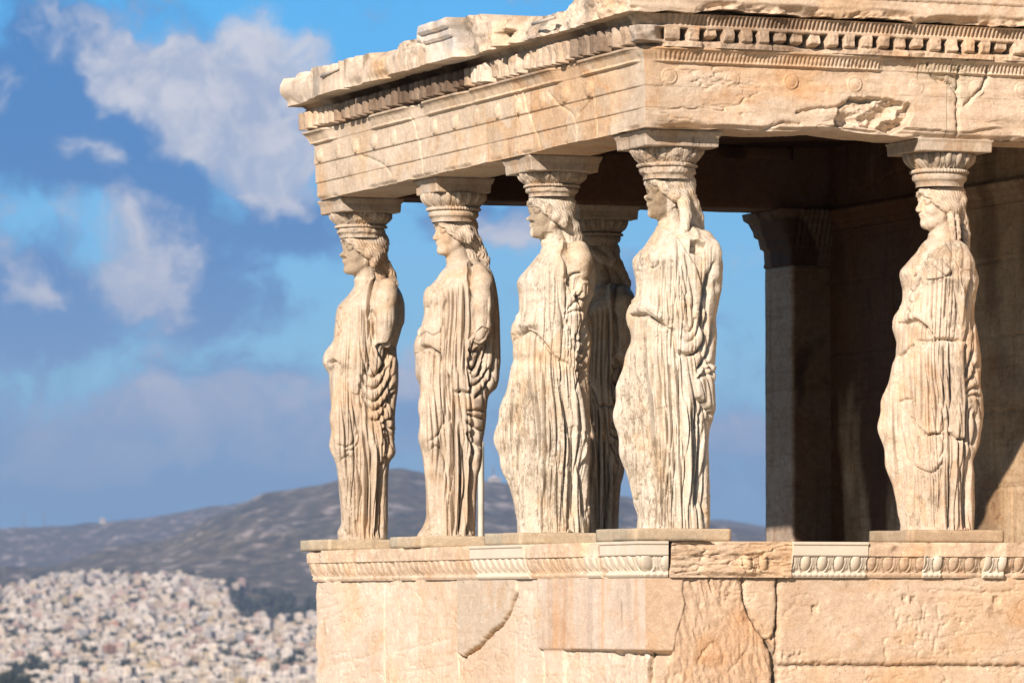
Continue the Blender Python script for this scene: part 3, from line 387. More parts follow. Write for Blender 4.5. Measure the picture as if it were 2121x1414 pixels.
def statue_body(k,d,name,mat,parent,src=None,amp=1.,worn=0.,sgn=1.):
    az=d['az'];ca,sa=math.cos(az),math.sin(az)
    L=np.array(d['L'],float).reshape(-1,2)[::-1]/1000;Rr=np.array(d['R'],float).reshape(-1,2)[::-1]/1000
    zn=L[-1,1]; h=.0037
    hdx,hc,hk=[q/1000 for q in d['hd']]; Hh=hk-hc; o=(hdx/ca+.505*Hh,0.,hc+.5*Hh)
    X=lambda t,y: (t+y*sa)/ca
    zs=np.linspace(0,zn,400)
    tl=np.interp(zs,L[:,1],L[:,0]);tr=np.interp(zs,Rr[:,1],Rr[:,0])
    if k in (3,4,5):
        z1=.56*zn;ln=np.interp(zs,[.06,z1],[np.interp(.06,L[:,1],L[:,0]),np.interp(z1,L[:,1],L[:,0])])
        tl=np.where((zs<z1)&(zs>.06),np.maximum(tl,ln+.004),tl)
    fr=zs/zn
    gk=np.exp(-.5*(np.arange(-8,9)/3.)**2);gk/=gk.sum();tl=np.convolve(np.pad(tl,8,'edge'),gk,'valid');tr=np.convolve(np.pad(tr,8,'edge'),gk,'valid')
    b=np.interp(fr,[0,.1,.3,.45,.56,.64,.75,.84,.905,.945,.97,.99,1.],[.245,.235,.25,.265,.268,.25,.262,.285,.288,.262,.19,.12,.085])
    wv=np.maximum((tr-tl)/2,.03);b=np.minimum(b,.8*wv/sa);n=2.25;mm=n/(n-1)
    a=np.maximum(wv**mm-(b*sa)**mm,(.35*wv)**mm)**(1/mm)/ca;xc=(tl+tr)/2/ca
    lo=[min(X(tl.min(),0)-.16,o[0]-.6*Hh)-.02,-.40,-.02];hi=[X(tr.max(),0)+.1,.36,hk+.02]
    v=Vox(lo,hi,h)
    sl,Xg,Yg,Zg=v.sub(lo,[hi[0],hi[1],zn+.02])
    zq=v.ax[2][sl[2]]
    A=np.interp(zq,zs,a).astype(np.float32)[None,None,:];B=np.interp(zq,zs,b).astype(np.float32)[None,None,:];XC=np.interp(zq,zs,xc).astype(np.float32)[None,None,:]
    e=np.abs((Xg-XC)/A)**n+np.abs(Yg/B)**n
    f=(e**(1/n)-1)*np.minimum(A,B)*.95
    f=np.maximum(f,Zg-zn)
    v.f[sl]=f
    # breasts
    m=(zs>.7*zn)&(zs<.93*zn);i=np.argmin(np.where(m,tl,9));zb=zs[i];xb=X(tl[i],0)
    for sg in (-1,1): v.ell((xb+.105+(.02 if sg<0 else 0.),sg*.115,zb-.005),(.085,.088,.095),.05)
    ngr=.074
    nb=(X(L[-1,0]+.085,0),0,zn-.05,ngr*1.12)
    head_sdf(v,o,Hh,[nb,(o[0]+.02*Hh,0,hc+.12*Hh,ngr)],flat=worn)
    if k in (1,3,4):   # weathered features: nose and brow broken back
        fx=o[0]-(.425 if k!=1 else .44)*Hh;u_=v.sub([fx-.08,-.12,hc+.28*Hh],[fx+.10,.12,hc+.62*Hh])
        sl_,Xa,Ya,Za=u_;zz_=(Za-hc)/Hh;pl_=(fx+.012*np.sin(Ya*60+Za*45)+.010*np.sin(Za*110)+.05*Hh*np.clip((zz_-.5)*3,0,1)-Xa)+0*Ya;v.f[sl_]=np.maximum(v.f[sl_],pl_.astype(np.float32))
    for kk,pts in d['tb']:
        v.tube([(X(p[0]/1000,p[1]/1000*(1 if True else 1)),p[1]/1000,p[2]/1000,p[3]/1000) for p in pts],kk/1000)
    sl,Xg,Yg,Zg=v.sub(lo,[hi[0],hi[1],.03]); v.f[sl]=np.maximum(v.f[sl],.0-Zg)
    V,Q=surface_nets(v.f,v.lo,h)
    N_=vnormals(V,Q)
    # carved drapery relief seen square-on from the flank
    t=V[:,0]*ca-V[:,1]*sa
    rl=Relief(-.42,.42,-.02,zn+.02,.0028);rng=np.random.RandomState(k)
    for w_,a_,p in d['po']: rl.poly(np.array(p)/1000,w_/1000*.8,a_/1000*(1.35 if a_>0 else 1.))
    for w_,a_,n_,p,q in d['bl']: rl.blend(np.array(p)/1000,np.array(q)/1000,n_,w_/1000,a_/1000*1.8,rng)
    for w_,a_,p in d['st']: rl.stroke(np.array(p)/1000,w_/1000*1.05,a_/1000*(SG[k] if a_<0 else 1.35))
    cr=Relief(-.42,.42,-.02,hk+.02,.004)
    for w_,a_,p in d['cr']: cr.poly(np.array(p)/1000,w_/1000,a_)
    fac=N_@np.array([-sa,-ca,0.])
    wn=sstep(.02,.45,np.abs(fac))
    hd=rl.at(t,V[:,2])*wn*amp
    tooth=sstep(.0,.2,zn-V[:,2]+.02)
    nz=fbm(V+k*3.1,26,3,5)*.0030*(.2+worn)+fbm(V+k*1.7,75,2,9)*.0018*(.3+worn)+np.minimum(0,fbm(V+k*2.3,13,4,19)-.22)*.02*worn*0-.010*worn*sstep(.25,.4,fbm(V+k*2.3,11,4,19))
    # fine pleats over all cloth
    u1=vnoise(P3(t*62+2.2*vnoise(V,2.2,21),V[:,2]*1.1,np.sign(V[:,1])*3.+k),1.,31);u2=vnoise(P3(t*33+1.5*vnoise(V,2.,22),V[:,2]*.9,np.sign(V[:,1])*3.+k),1.,35)
    pl=-(.0085*np.exp(-(u1/.20)**2)+.013*np.exp(-(u2/.16)**2)-.004)*sstep(0,.25,zn*.95-V[:,2])*sstep(.12,.5,np.abs(fac))*(1+.75*sstep(.60,.50,V[:,2]/zn))
    arm=np.zeros(len(V))
    tb0=d['tb'][0][1]
    pa=np.array([[X(p[0]/1000,p[1]/1000),p[1]/1000,p[2]/1000,p[3]/1000] for p in tb0])
    for p,q in zip(pa[:-1],pa[1:]):
        dd=q[:3]-p[:3];tt=np.clip((V-p[:3])@dd/(dd@dd),0,1);r_=np.linalg.norm(V-p[:3]-tt[:,None]*dd,axis=1)-(p[3]+tt*(q[3]-p[3]))
        arm=np.maximum(arm,sstep(.012,-.002,r_)*(V[:,1]<-.1))
    pl*=1-arm
    head=sstep(zn-.03,zn+.03,V[:,2])
    V=V+N_*(hd+nz*(1-(.6 if worn<.2 else -.2)*head)+pl*(1-head))[:,None]
    crv=np.clip(cr.at(t,V[:,2])*np.clip(fac*3+.5,0,1),0,2.5)
    ob=mesh_obj(name,V,Q,mat,parent,{'crust':crv})
    # hair
    hx=[o[0]-.25*Hh,o[0]+.9*Hh]
    tubes=[[(X(p[0]/1000,p[1]/1000),p[1]/1000,p[2]/1000,p[3]/1000) for p in tt] for tt in d['hr']]
    zl=min(p[2]-p[3] for tt in tubes for p in tt)-.02; xr=max(p[0]+p[3] for tt in tubes for p in tt)+.03
    hv=Vox([o[0]-.5*Hh,-.26,zl],[max(xr,o[0]+.6*Hh),.2,hk+.06],.0034)
    sl,Xg,Yg,Zg=hv.sub(hv.lo,[9,9,9])
    fcoord=-(Xg-o[0])/Hh;zc=(Zg-o[2])/Hh;yc=Yg/Hh
    q=np.sqrt(((fcoord+.10)/.475)**2+(yc/.385)**2+((zc-.16)/.40)**2);D=(q-1)*.385*Hh
    pln=(-.746*fcoord+.666*zc+.118+.10*np.abs(yc)*0)*Hh     # >0 inside the hair line
    D=np.maximum(D,-pln+.0);hv.f[sl]=D.astype(np.float32)
    for sg in (-1,1):
        hv.tube([(*hpt(o,Hh,.385,sg*.02,.255),.062*Hh),(*hpt(o,Hh,.33,sg*.18,.20),.085*Hh),(*hpt(o,Hh,.17,sg*.30,.06),.105*Hh),(*hpt(o,Hh,.0,sg*.345,-.07),.115*Hh),(*hpt(o,Hh,-.16,sg*.32,-.10),.12*Hh),(*hpt(o,Hh,-.32,sg*.18,-.06),.12*Hh)],.02)
    hv.tube([(*hpt(o,Hh,-.36,0,.0),.16*Hh),(*hpt(o,Hh,-.40,0,-.2),.15*Hh)],.03)
    hv.tube([(*hpt(o,Hh,-.26,0,-.15),.175*Hh),(X(Rr[-1,0]-.055,0),0,zn+.0,.062)],.03)
    for tt in tubes: hv.tube(tt,.012)
    HV,HQ=surface_nets(hv.f,hv.lo,hv.h);HN=vnormals(HV,HQ)
    fc=-(HV[:,0]-o[0])/Hh;zc=(HV[:,2]-o[2])/Hh;yc=HV[:,1]/Hh
    qn=-.746*fc+.666*zc;qd=.666*fc+.746*zc
    ph1=qn*92+2.2*np.sin(qd*26+3*np.sin(yc*4))
    tail=sstep(-.22,-.34,zc)
    ph2=(HV[:,0]*.9+HV[:,2]*.5)*250+1.8*np.sin(HV[:,2]*90)+HV[:,1]*140
    wave=np.sin(ph1)*(1-tail)+np.sin(ph2)*tail
    HV=HV+HN*((.0034*max(.35,1-1.1*worn))*wave+fbm(HV,45,3,k)*.0032*(.15+worn))[:,None]
    hc_=np.clip(cr.at(HV[:,0]*ca-HV[:,1]*sa,HV[:,2]),0,1.2)
    ho=mesh_obj('hair',HV,HQ,mat,parent,{'crust':hc_*.6})
    return ob
def egg(a,v):
    # a in [-.5,.5] across one egg, v 0 (bottom) .. 1 (top)
    q=np.sqrt((a/.29)**2+((v-.66)/.60)**2);body=np.sqrt(np.clip(1-q*q,0,1))
    rim=np.exp(-((q-1.32)/.14)**2)*.62*(v<.99)
    dart=np.exp(-((np.abs(a)-.5)/.06)**2)*.5*sstep(.05,.3,v)
    return np.maximum(np.maximum(body,rim),dart)
def capital(parent,z1,k,worn,loc):
    zsc=(.84,.92,.74,.9,1.,.9)[k-1]
    zz=np.concatenate([np.linspace(0,-.10,26),np.linspace(-.101,-.126,9),np.linspace(-.127,-.175,14),[-.19,-.21]])
    def rad(z):
        v=np.clip((z+.10)/.10,0,1)
        r=np.where(z>-.1005,.168+.052*np.sin(v*math.pi/2)**.8,0)
        r=np.where((z<=-.1005)&(z>-.1265),.174+.012*np.sqrt(np.clip(1-((z+.1135)/.0125)**2,0,1)),r)
        r=np.where((z<=-.1265)&(z>-.176),.158+.014*np.sqrt(np.clip(1-((z+.150)/.024)**2,0,1)),r)
        return np.where(z<=-.176,.15,r)
    nt=384;th=np.linspace(0,2*math.pi,nt,endpoint=False);T_,Z_=np.meshgrid(th,zz)
    r=rad(Z_);ne=18;a=(T_*ne/(2*math.pi)+.5)%1-.5;v=np.clip((Z_+.10)/.095,0,1)
    r=r+np.where((Z_>-.1005)&(Z_<-.002),(egg(a,v)-.45)*.026*(1-.75*worn),0)
    bd=np.abs(np.sin(T_*ne*1.5));r=r+np.where((Z_<=-.1005)&(Z_>-.1265),(bd-.6)*.008*(1-.7*worn),0)
    p=P3(r*np.cos(T_),r*np.sin(T_),Z_)
    nzv=fbm(p+k*5.,16,4,k)*(.003+.022*worn)+fbm(p+k,50,2,k+3)*(.001+.006*worn)
    r=r+nzv
    V=P3(r*np.cos(T_),r*np.sin(T_),Z_*zsc).reshape(-1,3)
    i=np.arange(len(zz)-1)[:,None]*nt+np.arange(nt)[None,:];j=np.arange(len(zz)-1)[:,None]*nt+(np.arange(nt)[None,:]+1)%nt
    Q=np.stack([i,i+nt,j+nt,j],-1).reshape(-1,4)
    return mesh_obj('capital',V,Q,M_CAP,parent,{'crust':np.full(len(V),.3+.4*worn,np.float32)},loc=(loc[0],loc[1],z1))
def rock_box(name,x0,x1,y0,y1,z0,z1,res,mat,parent=None,amp=.004,freq=9.,bevel=.008,tone=(1,1,1),seed=0,fn=None,attr=None):
    nx,ny,nz=[max(2,int(round((b-a)/res))+1) for a,b in ((x0,x1),(y0,y1),(z0,z1))]
    gx,gy,gz=np.linspace(x0,x1,nx),np.linspace(y0,y1,ny),np.linspace(z0,z1,nz)
    V=[];Q=[];off=0
    def face(u,v,mk,flip):
        nonlocal off
        U,W=np.meshgrid(u,v,indexing='ij');V.append(mk(U,W).reshape(-1,3));Q.append(grid_quads(len(u),len(v),off,flip));off+=U.size
    face(gy,gz,lambda U,W:P3(x0,U,W),True);face(gy,gz,lambda U,W:P3(x1,U,W),False)
    face(gx,gz,lambda U,W:P3(U,y0,W),False);face(gx,gz,lambda U,W:P3(U,y1,W),True)
    face(gx,gy,lambda U,W:P3(U,W,z0),True);face(gx,gy,lambda U,W:P3(U,W,z1),False)
    V=np.concatenate(V).astype(np.float64);Q=np.concatenate(Q)
    key=np.round(V*2e4).astype(np.int64);_,ix,inv=np.unique(key,axis=0,return_index=True,return_inverse=True);inv=inv.ravel()
    V=V[ix];Q=inv[Q]
    c=np.array([(x0+x1)/2,(y0+y1)/2,(z0+z1)/2]);hs=np.array([x1-x0,y1-y0,z1-z0])/2
    d=V-c;inn=np.clip(d,-(hs-bevel),hs-bevel);e=d-inn;l=np.linalg.norm(e,axis=1,keepdims=True)
    V=c+inn+e*np.where(l>bevel,bevel/np.maximum(l,1e-9),1)
    if fn is not None: V=fn(V)
    if amp: 
        nv=np.stack([fbm(V+7.3*j+seed*11.7,freq,4,seed+j) for j in range(3)],1)
        V=V+nv*amp
    at=attr(V) if attr else {}
    if 'col' not in at: at['col']=np.tile(np.array(tone,np.float32),(len(V),1))
    return mesh_obj(name,V,Q,mat,parent,at,smooth=True)
def abacus(parent,z0,loc,k,worn,half=.232):
    hs=.104-(.026 if k==5 else 0.);prof=[(0,-.001),(.062,.003),(.064,.003),(.068,.010),(.078,.012),(.090,.020),(.102,.020)]
    def fn(V):
        zz=V[:,2];ex=np.interp(zz,[p[0] for p in prof],[p[1] for p in prof])
        r=np.maximum(np.abs(V[:,0]),np.abs(V[:,1]));s_=np.where(r>1e-6,(r+ex*sstep(.5*half,half,r))/np.maximum(r,1e-6),1)
        V=V.copy();V[:,0]*=s_;V[:,1]*=s_;return V
    o=rock_box('abacus',-half,half,-half,half,0,hs,.0085,M_CAP,parent,.003+.006*worn,12.,.004,seed=k,fn=fn,attr=lambda V:{'crust':np.full(len(V),.15+.35*worn,np.float32)})
    o.location=(loc[0],loc[1],z0);return o
HAB=2.338
STATUES=[]
def make_statue(k,src,name_label,mat,worn,amp=1.,wcap=.2):
    d=SD[src] if src in SD else None
    ax=SD[k]['ax'] if k in SD else (SD[5]['ax'][0],SD[1]['ax'][1])
    root=empty('caryatid_statue',(ax[0],ax[1],0));tag(root,name_label,'statue','draped female statues carrying the porch roof')
    statue_body(k,d,'body',mat,root,worn=worn,amp=amp)
    hb=HAB+(.024 if k==5 else 0.)
    capital(root,hb+.001,k,wcap,(0,0)); abacus(root,hb,(0,0),k,min(1,wcap),(.226,.198,.234,.240,.246,.228)[k-1])
    f=.318
    tone=[(.95,.93,.86),(1.0,.97,.90),(.98,.95,.88),(.98,.93,.84),(.86,.76,.66),(1,1,1)][k-1]
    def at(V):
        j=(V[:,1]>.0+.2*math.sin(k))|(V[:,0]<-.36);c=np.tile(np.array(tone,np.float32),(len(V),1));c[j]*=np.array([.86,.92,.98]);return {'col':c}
    rock_box('plinth',-f-.02,f-.02,-f+.03,f+.03,-.0755,0.002,.02,M_SLAB,root,.004,7.,.006,seed=k+20,attr=at)
    STATUES.append(root);return root
# ------------------------------------------------------------------ porch architecture
porch=empty('marble_porch',(0,0,0)); tag(porch,'roofed marble porch with carved podium, broken cornice and dentils, carried by the statues','porch')
LEN=6.09; WX=3.83
ZA=2.44
def sheet(name,face,s0,s1,rows,ds,fn,mat,parent=None,depth=.45,ends=True,warp=(True,True),top_in=None):
    ns=max(2,int(round((s1-s0)/ds))+1);S,Z=np.meshgrid(np.linspace(s0,s1,ns),np.asarray(rows,float))
    out,zz,col=fn(S,Z)
    s=S.copy();
    wgt=.22
    if warp[0]: s=s-out*np.maximum(0,1-S/wgt)
    if face=='X' and warp[1]: s=s+out*np.maximum(0,1-(LEN-S)/wgt)
    def mk(o,s,z): return P3(-o,s,z) if face=='X' else P3(s,-o,z)
    V=mk(out,s,zz).astype(np.float64);nr,nc=out.shape
    # border returns run back into the masonry
    def ring(o): return o
    Vl=[V.reshape(-1,3)];Cl=[col.reshape(-1,3)];Q=[grid_quads(nr,nc,0,face=='X')];off=nr*nc
    def strip(idx_r,idx_c,steps,flip):
        nonlocal off
        base=V[idx_r,idx_c];cb=col[idx_r,idx_c];n=len(base)
        st=[base]
        for t in steps:
            b=base.copy();ax=0 if face=='X' else 1
            b[:,ax]=b[:,ax]*(1-min(1,t*8))+ (depth*t); st.append(b)
        G=np.stack(st,0);Vl.append(G.reshape(-1,3));Cl.append(np.repeat(cb[None],len(st),0).reshape(-1,3))
        Q.append(grid_quads(len(st),n,off,flip));off+=G.shape[0]*n
    a=np.arange(nc);b=np.arange(nr);fl=face=='X'
    strip(np.zeros(nc,int),a,[.05,.13,.4,.7,1.],not fl)
    strip(np.full(nc,nr-1),a,[.05,.13,.5,1.],fl)
    if ends:
        if not warp[0]: strip(b,np.zeros(nr,int),[.1,.3,1.],fl)
        if not warp[1]: strip(b,np.full(nr,nc-1),[.1,.3,1.],not fl)
    V=np.concatenate(Vl);Q=np.concatenate(Q);C=np.concatenate(Cl)
    return mesh_obj(name,V,Q,mat,parent,{'col':C})
def rows(a,b,d,jumps=()):
    z=np.linspace(a,b,max(2,int(round((b-a)/d))+1));z=[q for q in z if all(abs(q-j)>.0012 for j in jumps)]
    for j in jumps: z+=[j-.0006,j+.0006]
    return sorted(z)
def tri(x): return np.abs((x%1)-.5)*2
def leaf(S,v,pitch,seed):
    # lesbian leaf ornament: pointed tongues
    a=(S/pitch)%1-.5
    return np.maximum(0,1-((np.abs(a)/.42)**1.6+(1-v)**3*.8))
def pnt(face,S,Z): return P3(0*S-.1,S,Z) if face=='X' else P3(S,0*S-.1,Z)
RX=Relief(-.3,6.5,2.35,3.0,.006);RY=Relief(-.3,4.1,2.35,3.0,.006)
for p in AR['arch_ck_x']: RX.stroke(np.array(p)/1000,.007,-.016,.05)
for p in AR['arch_ck_y']: RY.stroke(np.array(p)/1000,.009,-.03,.05)
RY.poly(np.array(AR['arch_pit_y'])/1000,.010,-.05)
DX=[5.968,5.587,5.2,4.81,4.428,3.623,3.218,2.836,2.448,2.068,1.657,1.266,.869]
DY=[.152,.572,.967,1.40,1.823,2.24,2.557,2.97,3.4]
def col_noise(p,seed,base,var=.12):
    n=fbm(p,1.3,4,seed);m=fbm(p,5.,4,seed+5)
    c=np.ones(p.shape[:-1]+(3,),np.float32)*np.array(base,np.float32)
    c*=(1+var*n+var*.8*m)[...,None]
    o=sstep(.05,.5,fbm(p,2.2,3,seed+9));c*=1-o[...,None]*np.array([.02,.10,.20],np.float32)
    return c
def arch_fn(face,rough):
    def fn(S,Z):
        p=pnt(face,S,Z)
        wear=sstep(-.2,.35,fbm(p,2.3,3,11 if face=='X' else 12)) if not rough else .55+.45*sstep(-.3,.3,fbm(p,3.,3,14))
        k=.45-.45*wear if rough else 1-.35*wear
        o=.010*sstep(2.560,2.563,Z)*k+.012*sstep(2.694,2.698,Z)*k
        for i,(q) in enumerate(DX if face=='X' else DY):
            r=np.sqrt((S-q)**2+(Z-2.755)**2);kk=(.9 if not rough else .8)*(1-.5*((i*7)%3==1))
            o=o+kk*((.024 if not rough else .014)*sstep(.052,.044,r)-.007*np.exp(-((r-.036)/.006)**2)+.004*sstep(.025,.005,r))
        v=np.clip((Z-2.842)/.068,0,1)
        dmg=sstep(.05,.3,fbm(P3(S,0*S,Z*.3),1.7,3,33 if face=='X' else 36)+(-.1 if rough else .02))
        o=o+sstep(2.836,2.842,Z)*.014*(1-dmg)+(.012+.030*v**1.5)*sstep(2.842,2.846,Z)*(1-.7*dmg)
        o=o-(.017*(1-leaf(S,v,.027,1)))*sstep(.08,.2,v)*sstep(1.,.85,v)*(1-dmg)*(.55+.45*sstep(-.3,.3,fbm(p,6,2,2)))
        o=o+.012*sstep(2.913,2.918,Z)*(1-.6*dmg)
        jn=vnoise(p,45,5)*.006+vnoise(p,15,6)*.008;H=(RX if face=='X' else RY).at(S+jn,Z+vnoise(p,40,7)*.006);o=o+H
        if rough:
            pit=sstep(-.01,-.05,H);o=o+pit*(-np.abs(fbm(P3(S*.8-Z*.9,0*S,Z*1.7+S*.5),6.5,5,41,.5))*.13+.02)
            o=o+fbm(P3(S*.45,0*S,Z*1.8),9,5,19)*.010-.010*np.exp(-(fbm(P3(S*.5,0*S,Z*2.2),5,4,20)/.03)**2)*sstep(0,.3,fbm(p,2,3,21))-.02*sstep(.0,.25,fbm(P3(S*.4,0*S,Z*3),7,4,26))*sstep(2.60,2.50,Z)*sstep(.9,1.2,S)
            o=o-.05*sstep(2.50,2.44,Z)*sstep(-.05,.35,fbm(P3(S,0*S,0*S),2.4,4,8))-.035*sstep(2.475,2.44,Z)
            zz=Z+sstep(2.5,2.44,Z)*(.020+.045*fbm(P3(S,0*S,0*S+3),2.2,5,4))*(S>.35)*sstep(.35,.6,S)*sstep(1.75,1.6,S)
        else:
            o=o+fbm(p,7,4,19)*.0035
            o=o-.022*sstep(2.47,2.44,Z)*sstep(-.1,.3,fbm(P3(S,0*S,0*S),3.4,4,8))
            zz=Z+sstep(2.5,2.44,Z)*(.012*np.maximum(0,fbm(P3(S,0*S,0*S+3),3.2,5,4)))
        o=o+fbm(p,35,3,29)*.0018
        cm=sstep(.16,.02,S);oc=.010+.006*fbm(P3(0*S,0*S,Z),9,4,2)+.004*sstep(2.56,2.563,Z)+.004*sstep(2.694,2.698,Z)+.022*sstep(2.85,2.91,Z);o=o*(1-cm)+oc*cm;zz=zz*(1-cm)+Z*cm
        base=(1.03,.95,.86) if rough else (1.02,.97,.89)
        c=col_noise(p,3,base)
        if not rough:
            new=sstep(.02,.0,np.abs(S-1.985)-.105)*sstep(2.86,2.85,Z)
            c=c*(1-new[...,None])+new[...,None]*np.array([1.22,1.22,1.2])
            br=sstep(-.02,.05,fbm(p,2.,4,77)-.0+.5*sstep(.9,.5,np.abs(S-1.35))-.35);c*=1-br[...,None]*np.array([.10,.22,.34])
            g_=sstep(.15,.3,fbm(p,3.5,4,71));c=c*(1-.5*g_[...,None])+.5*g_[...,None]*np.array([.86,.85,.80])
        else:
            br=sstep(.1,.5,fbm(P3(S*.5,0*S,Z*2),2.2,4,55));c*=1-br[...,None]*np.array([.02,.14,.26])
            pt=((S>1.83)&(S<2.03)&(Z>2.80))|((S>2.04)&(S<2.20)&(Z>2.68+.6*np.maximum(0,2.16-S)));c=np.where(pt[...,None],np.array([.93,.89,.78]),c);o=o-.006*pt
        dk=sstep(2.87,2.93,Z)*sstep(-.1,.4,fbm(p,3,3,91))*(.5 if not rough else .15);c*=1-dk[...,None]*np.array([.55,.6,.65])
        return o,zz,c
    return fn
ar=rows(ZA,2.931,.0062,(2.56,2.695,2.838,2.844,2.915))
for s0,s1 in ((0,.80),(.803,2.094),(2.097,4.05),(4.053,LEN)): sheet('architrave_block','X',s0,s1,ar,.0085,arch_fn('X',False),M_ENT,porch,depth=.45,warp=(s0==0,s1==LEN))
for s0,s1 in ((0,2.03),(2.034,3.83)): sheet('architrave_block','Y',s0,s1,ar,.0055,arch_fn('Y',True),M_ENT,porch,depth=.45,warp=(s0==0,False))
# dentil course
PIT=.1165
def dent_fn(face,rough):
    def fn(S,Z):
        p=pnt(face,S,Z);zt=3.042 if rough else 3.072
        a=(S/PIT+.12)%1; wob=.05*vnoise(P3(np.floor(S/PIT+.12)*1.7,0*S,0*S),1.,5)
        hw=(.345 if rough else .32)+.5*wob; e=np.abs(a-.5)+.05*fbm(p,14,3,16)*(.9 if rough else .7)
        r_=.05 if not rough else .10
        den=sstep(hw+r_*.5,hw-r_*.5,e)
        wear=fbm(P3(np.floor(S/PIT+.12)*.83,0*S,Z*0),1.,2,15)
        lowz=2.945+.025*sstep(-.1,.6,wear)*(1.3 if rough else 1)
        den=den*sstep(lowz-.004,lowz+.004+.03*rough,Z)
        gone=sstep(.32,.5,fbm(P3(S,0*S,0*S),1.1,2,17)) if not rough else 0*S
        den=den*(1-.55*gone)
        if rough: den=np.maximum(den,.85*sstep(2.992,2.965,Z+.01*fbm(p,9,2,6))*sstep(-.45,.05,fbm(P3(S*1.,0*S,0*S),1.6,3,23)))
        br=sstep(2.75,2.45,S) if face=='X' else 1+0*S
        o=.022+.083*den*(1-.25*sstep(-.2,.5,wear))-(.06 if rough else 0.)*(1-den)*sstep(2.955,2.965,Z)+br*fbm(p,11,4,39)*.022*(.2+den)+fbm(p,20,4,31)*(.012 if rough else .006)*(.4+den)+fbm(p,6,3,32)*.008*den
        band=sstep(zt-.002,zt+.002,Z);o=o*(1-band)+band*((.092 if rough else .062)+fbm(p,9,3,3)*.006)
        v=np.clip((Z-zt-.012)/(3.128-zt-.012),0,1);o=o+band*(.005+.035*v**1.4)*1.
        o=o-band*.020*(1-leaf(S+.01,v,.028,2))*sstep(.06,.2,v)*sstep(1,.88,v)
        cm=sstep(.14,.06,S);oc=np.where(Z<3.055,.088*sstep(2.945,2.96,Z)+.02,.075+.04*np.clip((Z-3.055)/.07,0,1))+.030*fbm(P3(S,0*S,Z),13,5,7)-.03*sstep(.0,.3,fbm(P3(S,0*S,Z),6,3,17));o=o*(1-cm)+oc*cm
        c=col_noise(p,13,(.93,.86,.78) if not rough else (.95,.85,.75),.16)
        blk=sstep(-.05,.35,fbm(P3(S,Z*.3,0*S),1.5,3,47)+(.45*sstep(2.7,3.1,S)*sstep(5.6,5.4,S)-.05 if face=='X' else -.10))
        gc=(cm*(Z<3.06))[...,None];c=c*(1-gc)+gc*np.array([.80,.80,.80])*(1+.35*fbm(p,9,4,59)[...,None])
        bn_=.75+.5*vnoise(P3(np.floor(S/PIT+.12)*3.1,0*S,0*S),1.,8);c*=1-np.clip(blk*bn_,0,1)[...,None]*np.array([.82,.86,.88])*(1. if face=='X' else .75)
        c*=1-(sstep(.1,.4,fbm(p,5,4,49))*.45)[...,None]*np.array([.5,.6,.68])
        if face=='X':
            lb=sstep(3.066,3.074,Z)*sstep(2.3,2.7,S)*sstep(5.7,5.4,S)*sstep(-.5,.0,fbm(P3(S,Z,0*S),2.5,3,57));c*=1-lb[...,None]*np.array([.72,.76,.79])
            nw=sstep(.02,.0,np.abs(S-2.62)-.16)*(Z<3.07);c=c*(1-nw[...,None])+nw[...,None]*np.array([1.15,1.13,1.1])
        return o,Z,c
    return fn
dr=rows(2.931,3.128,.0058,(2.952,3.042,3.072))
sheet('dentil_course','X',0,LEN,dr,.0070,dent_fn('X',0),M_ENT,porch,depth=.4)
sheet('dentil_course','Y',0,3.83,dr,.005,dent_fn('Y',1),M_ENT,porch,depth=.4,warp=(True,False))
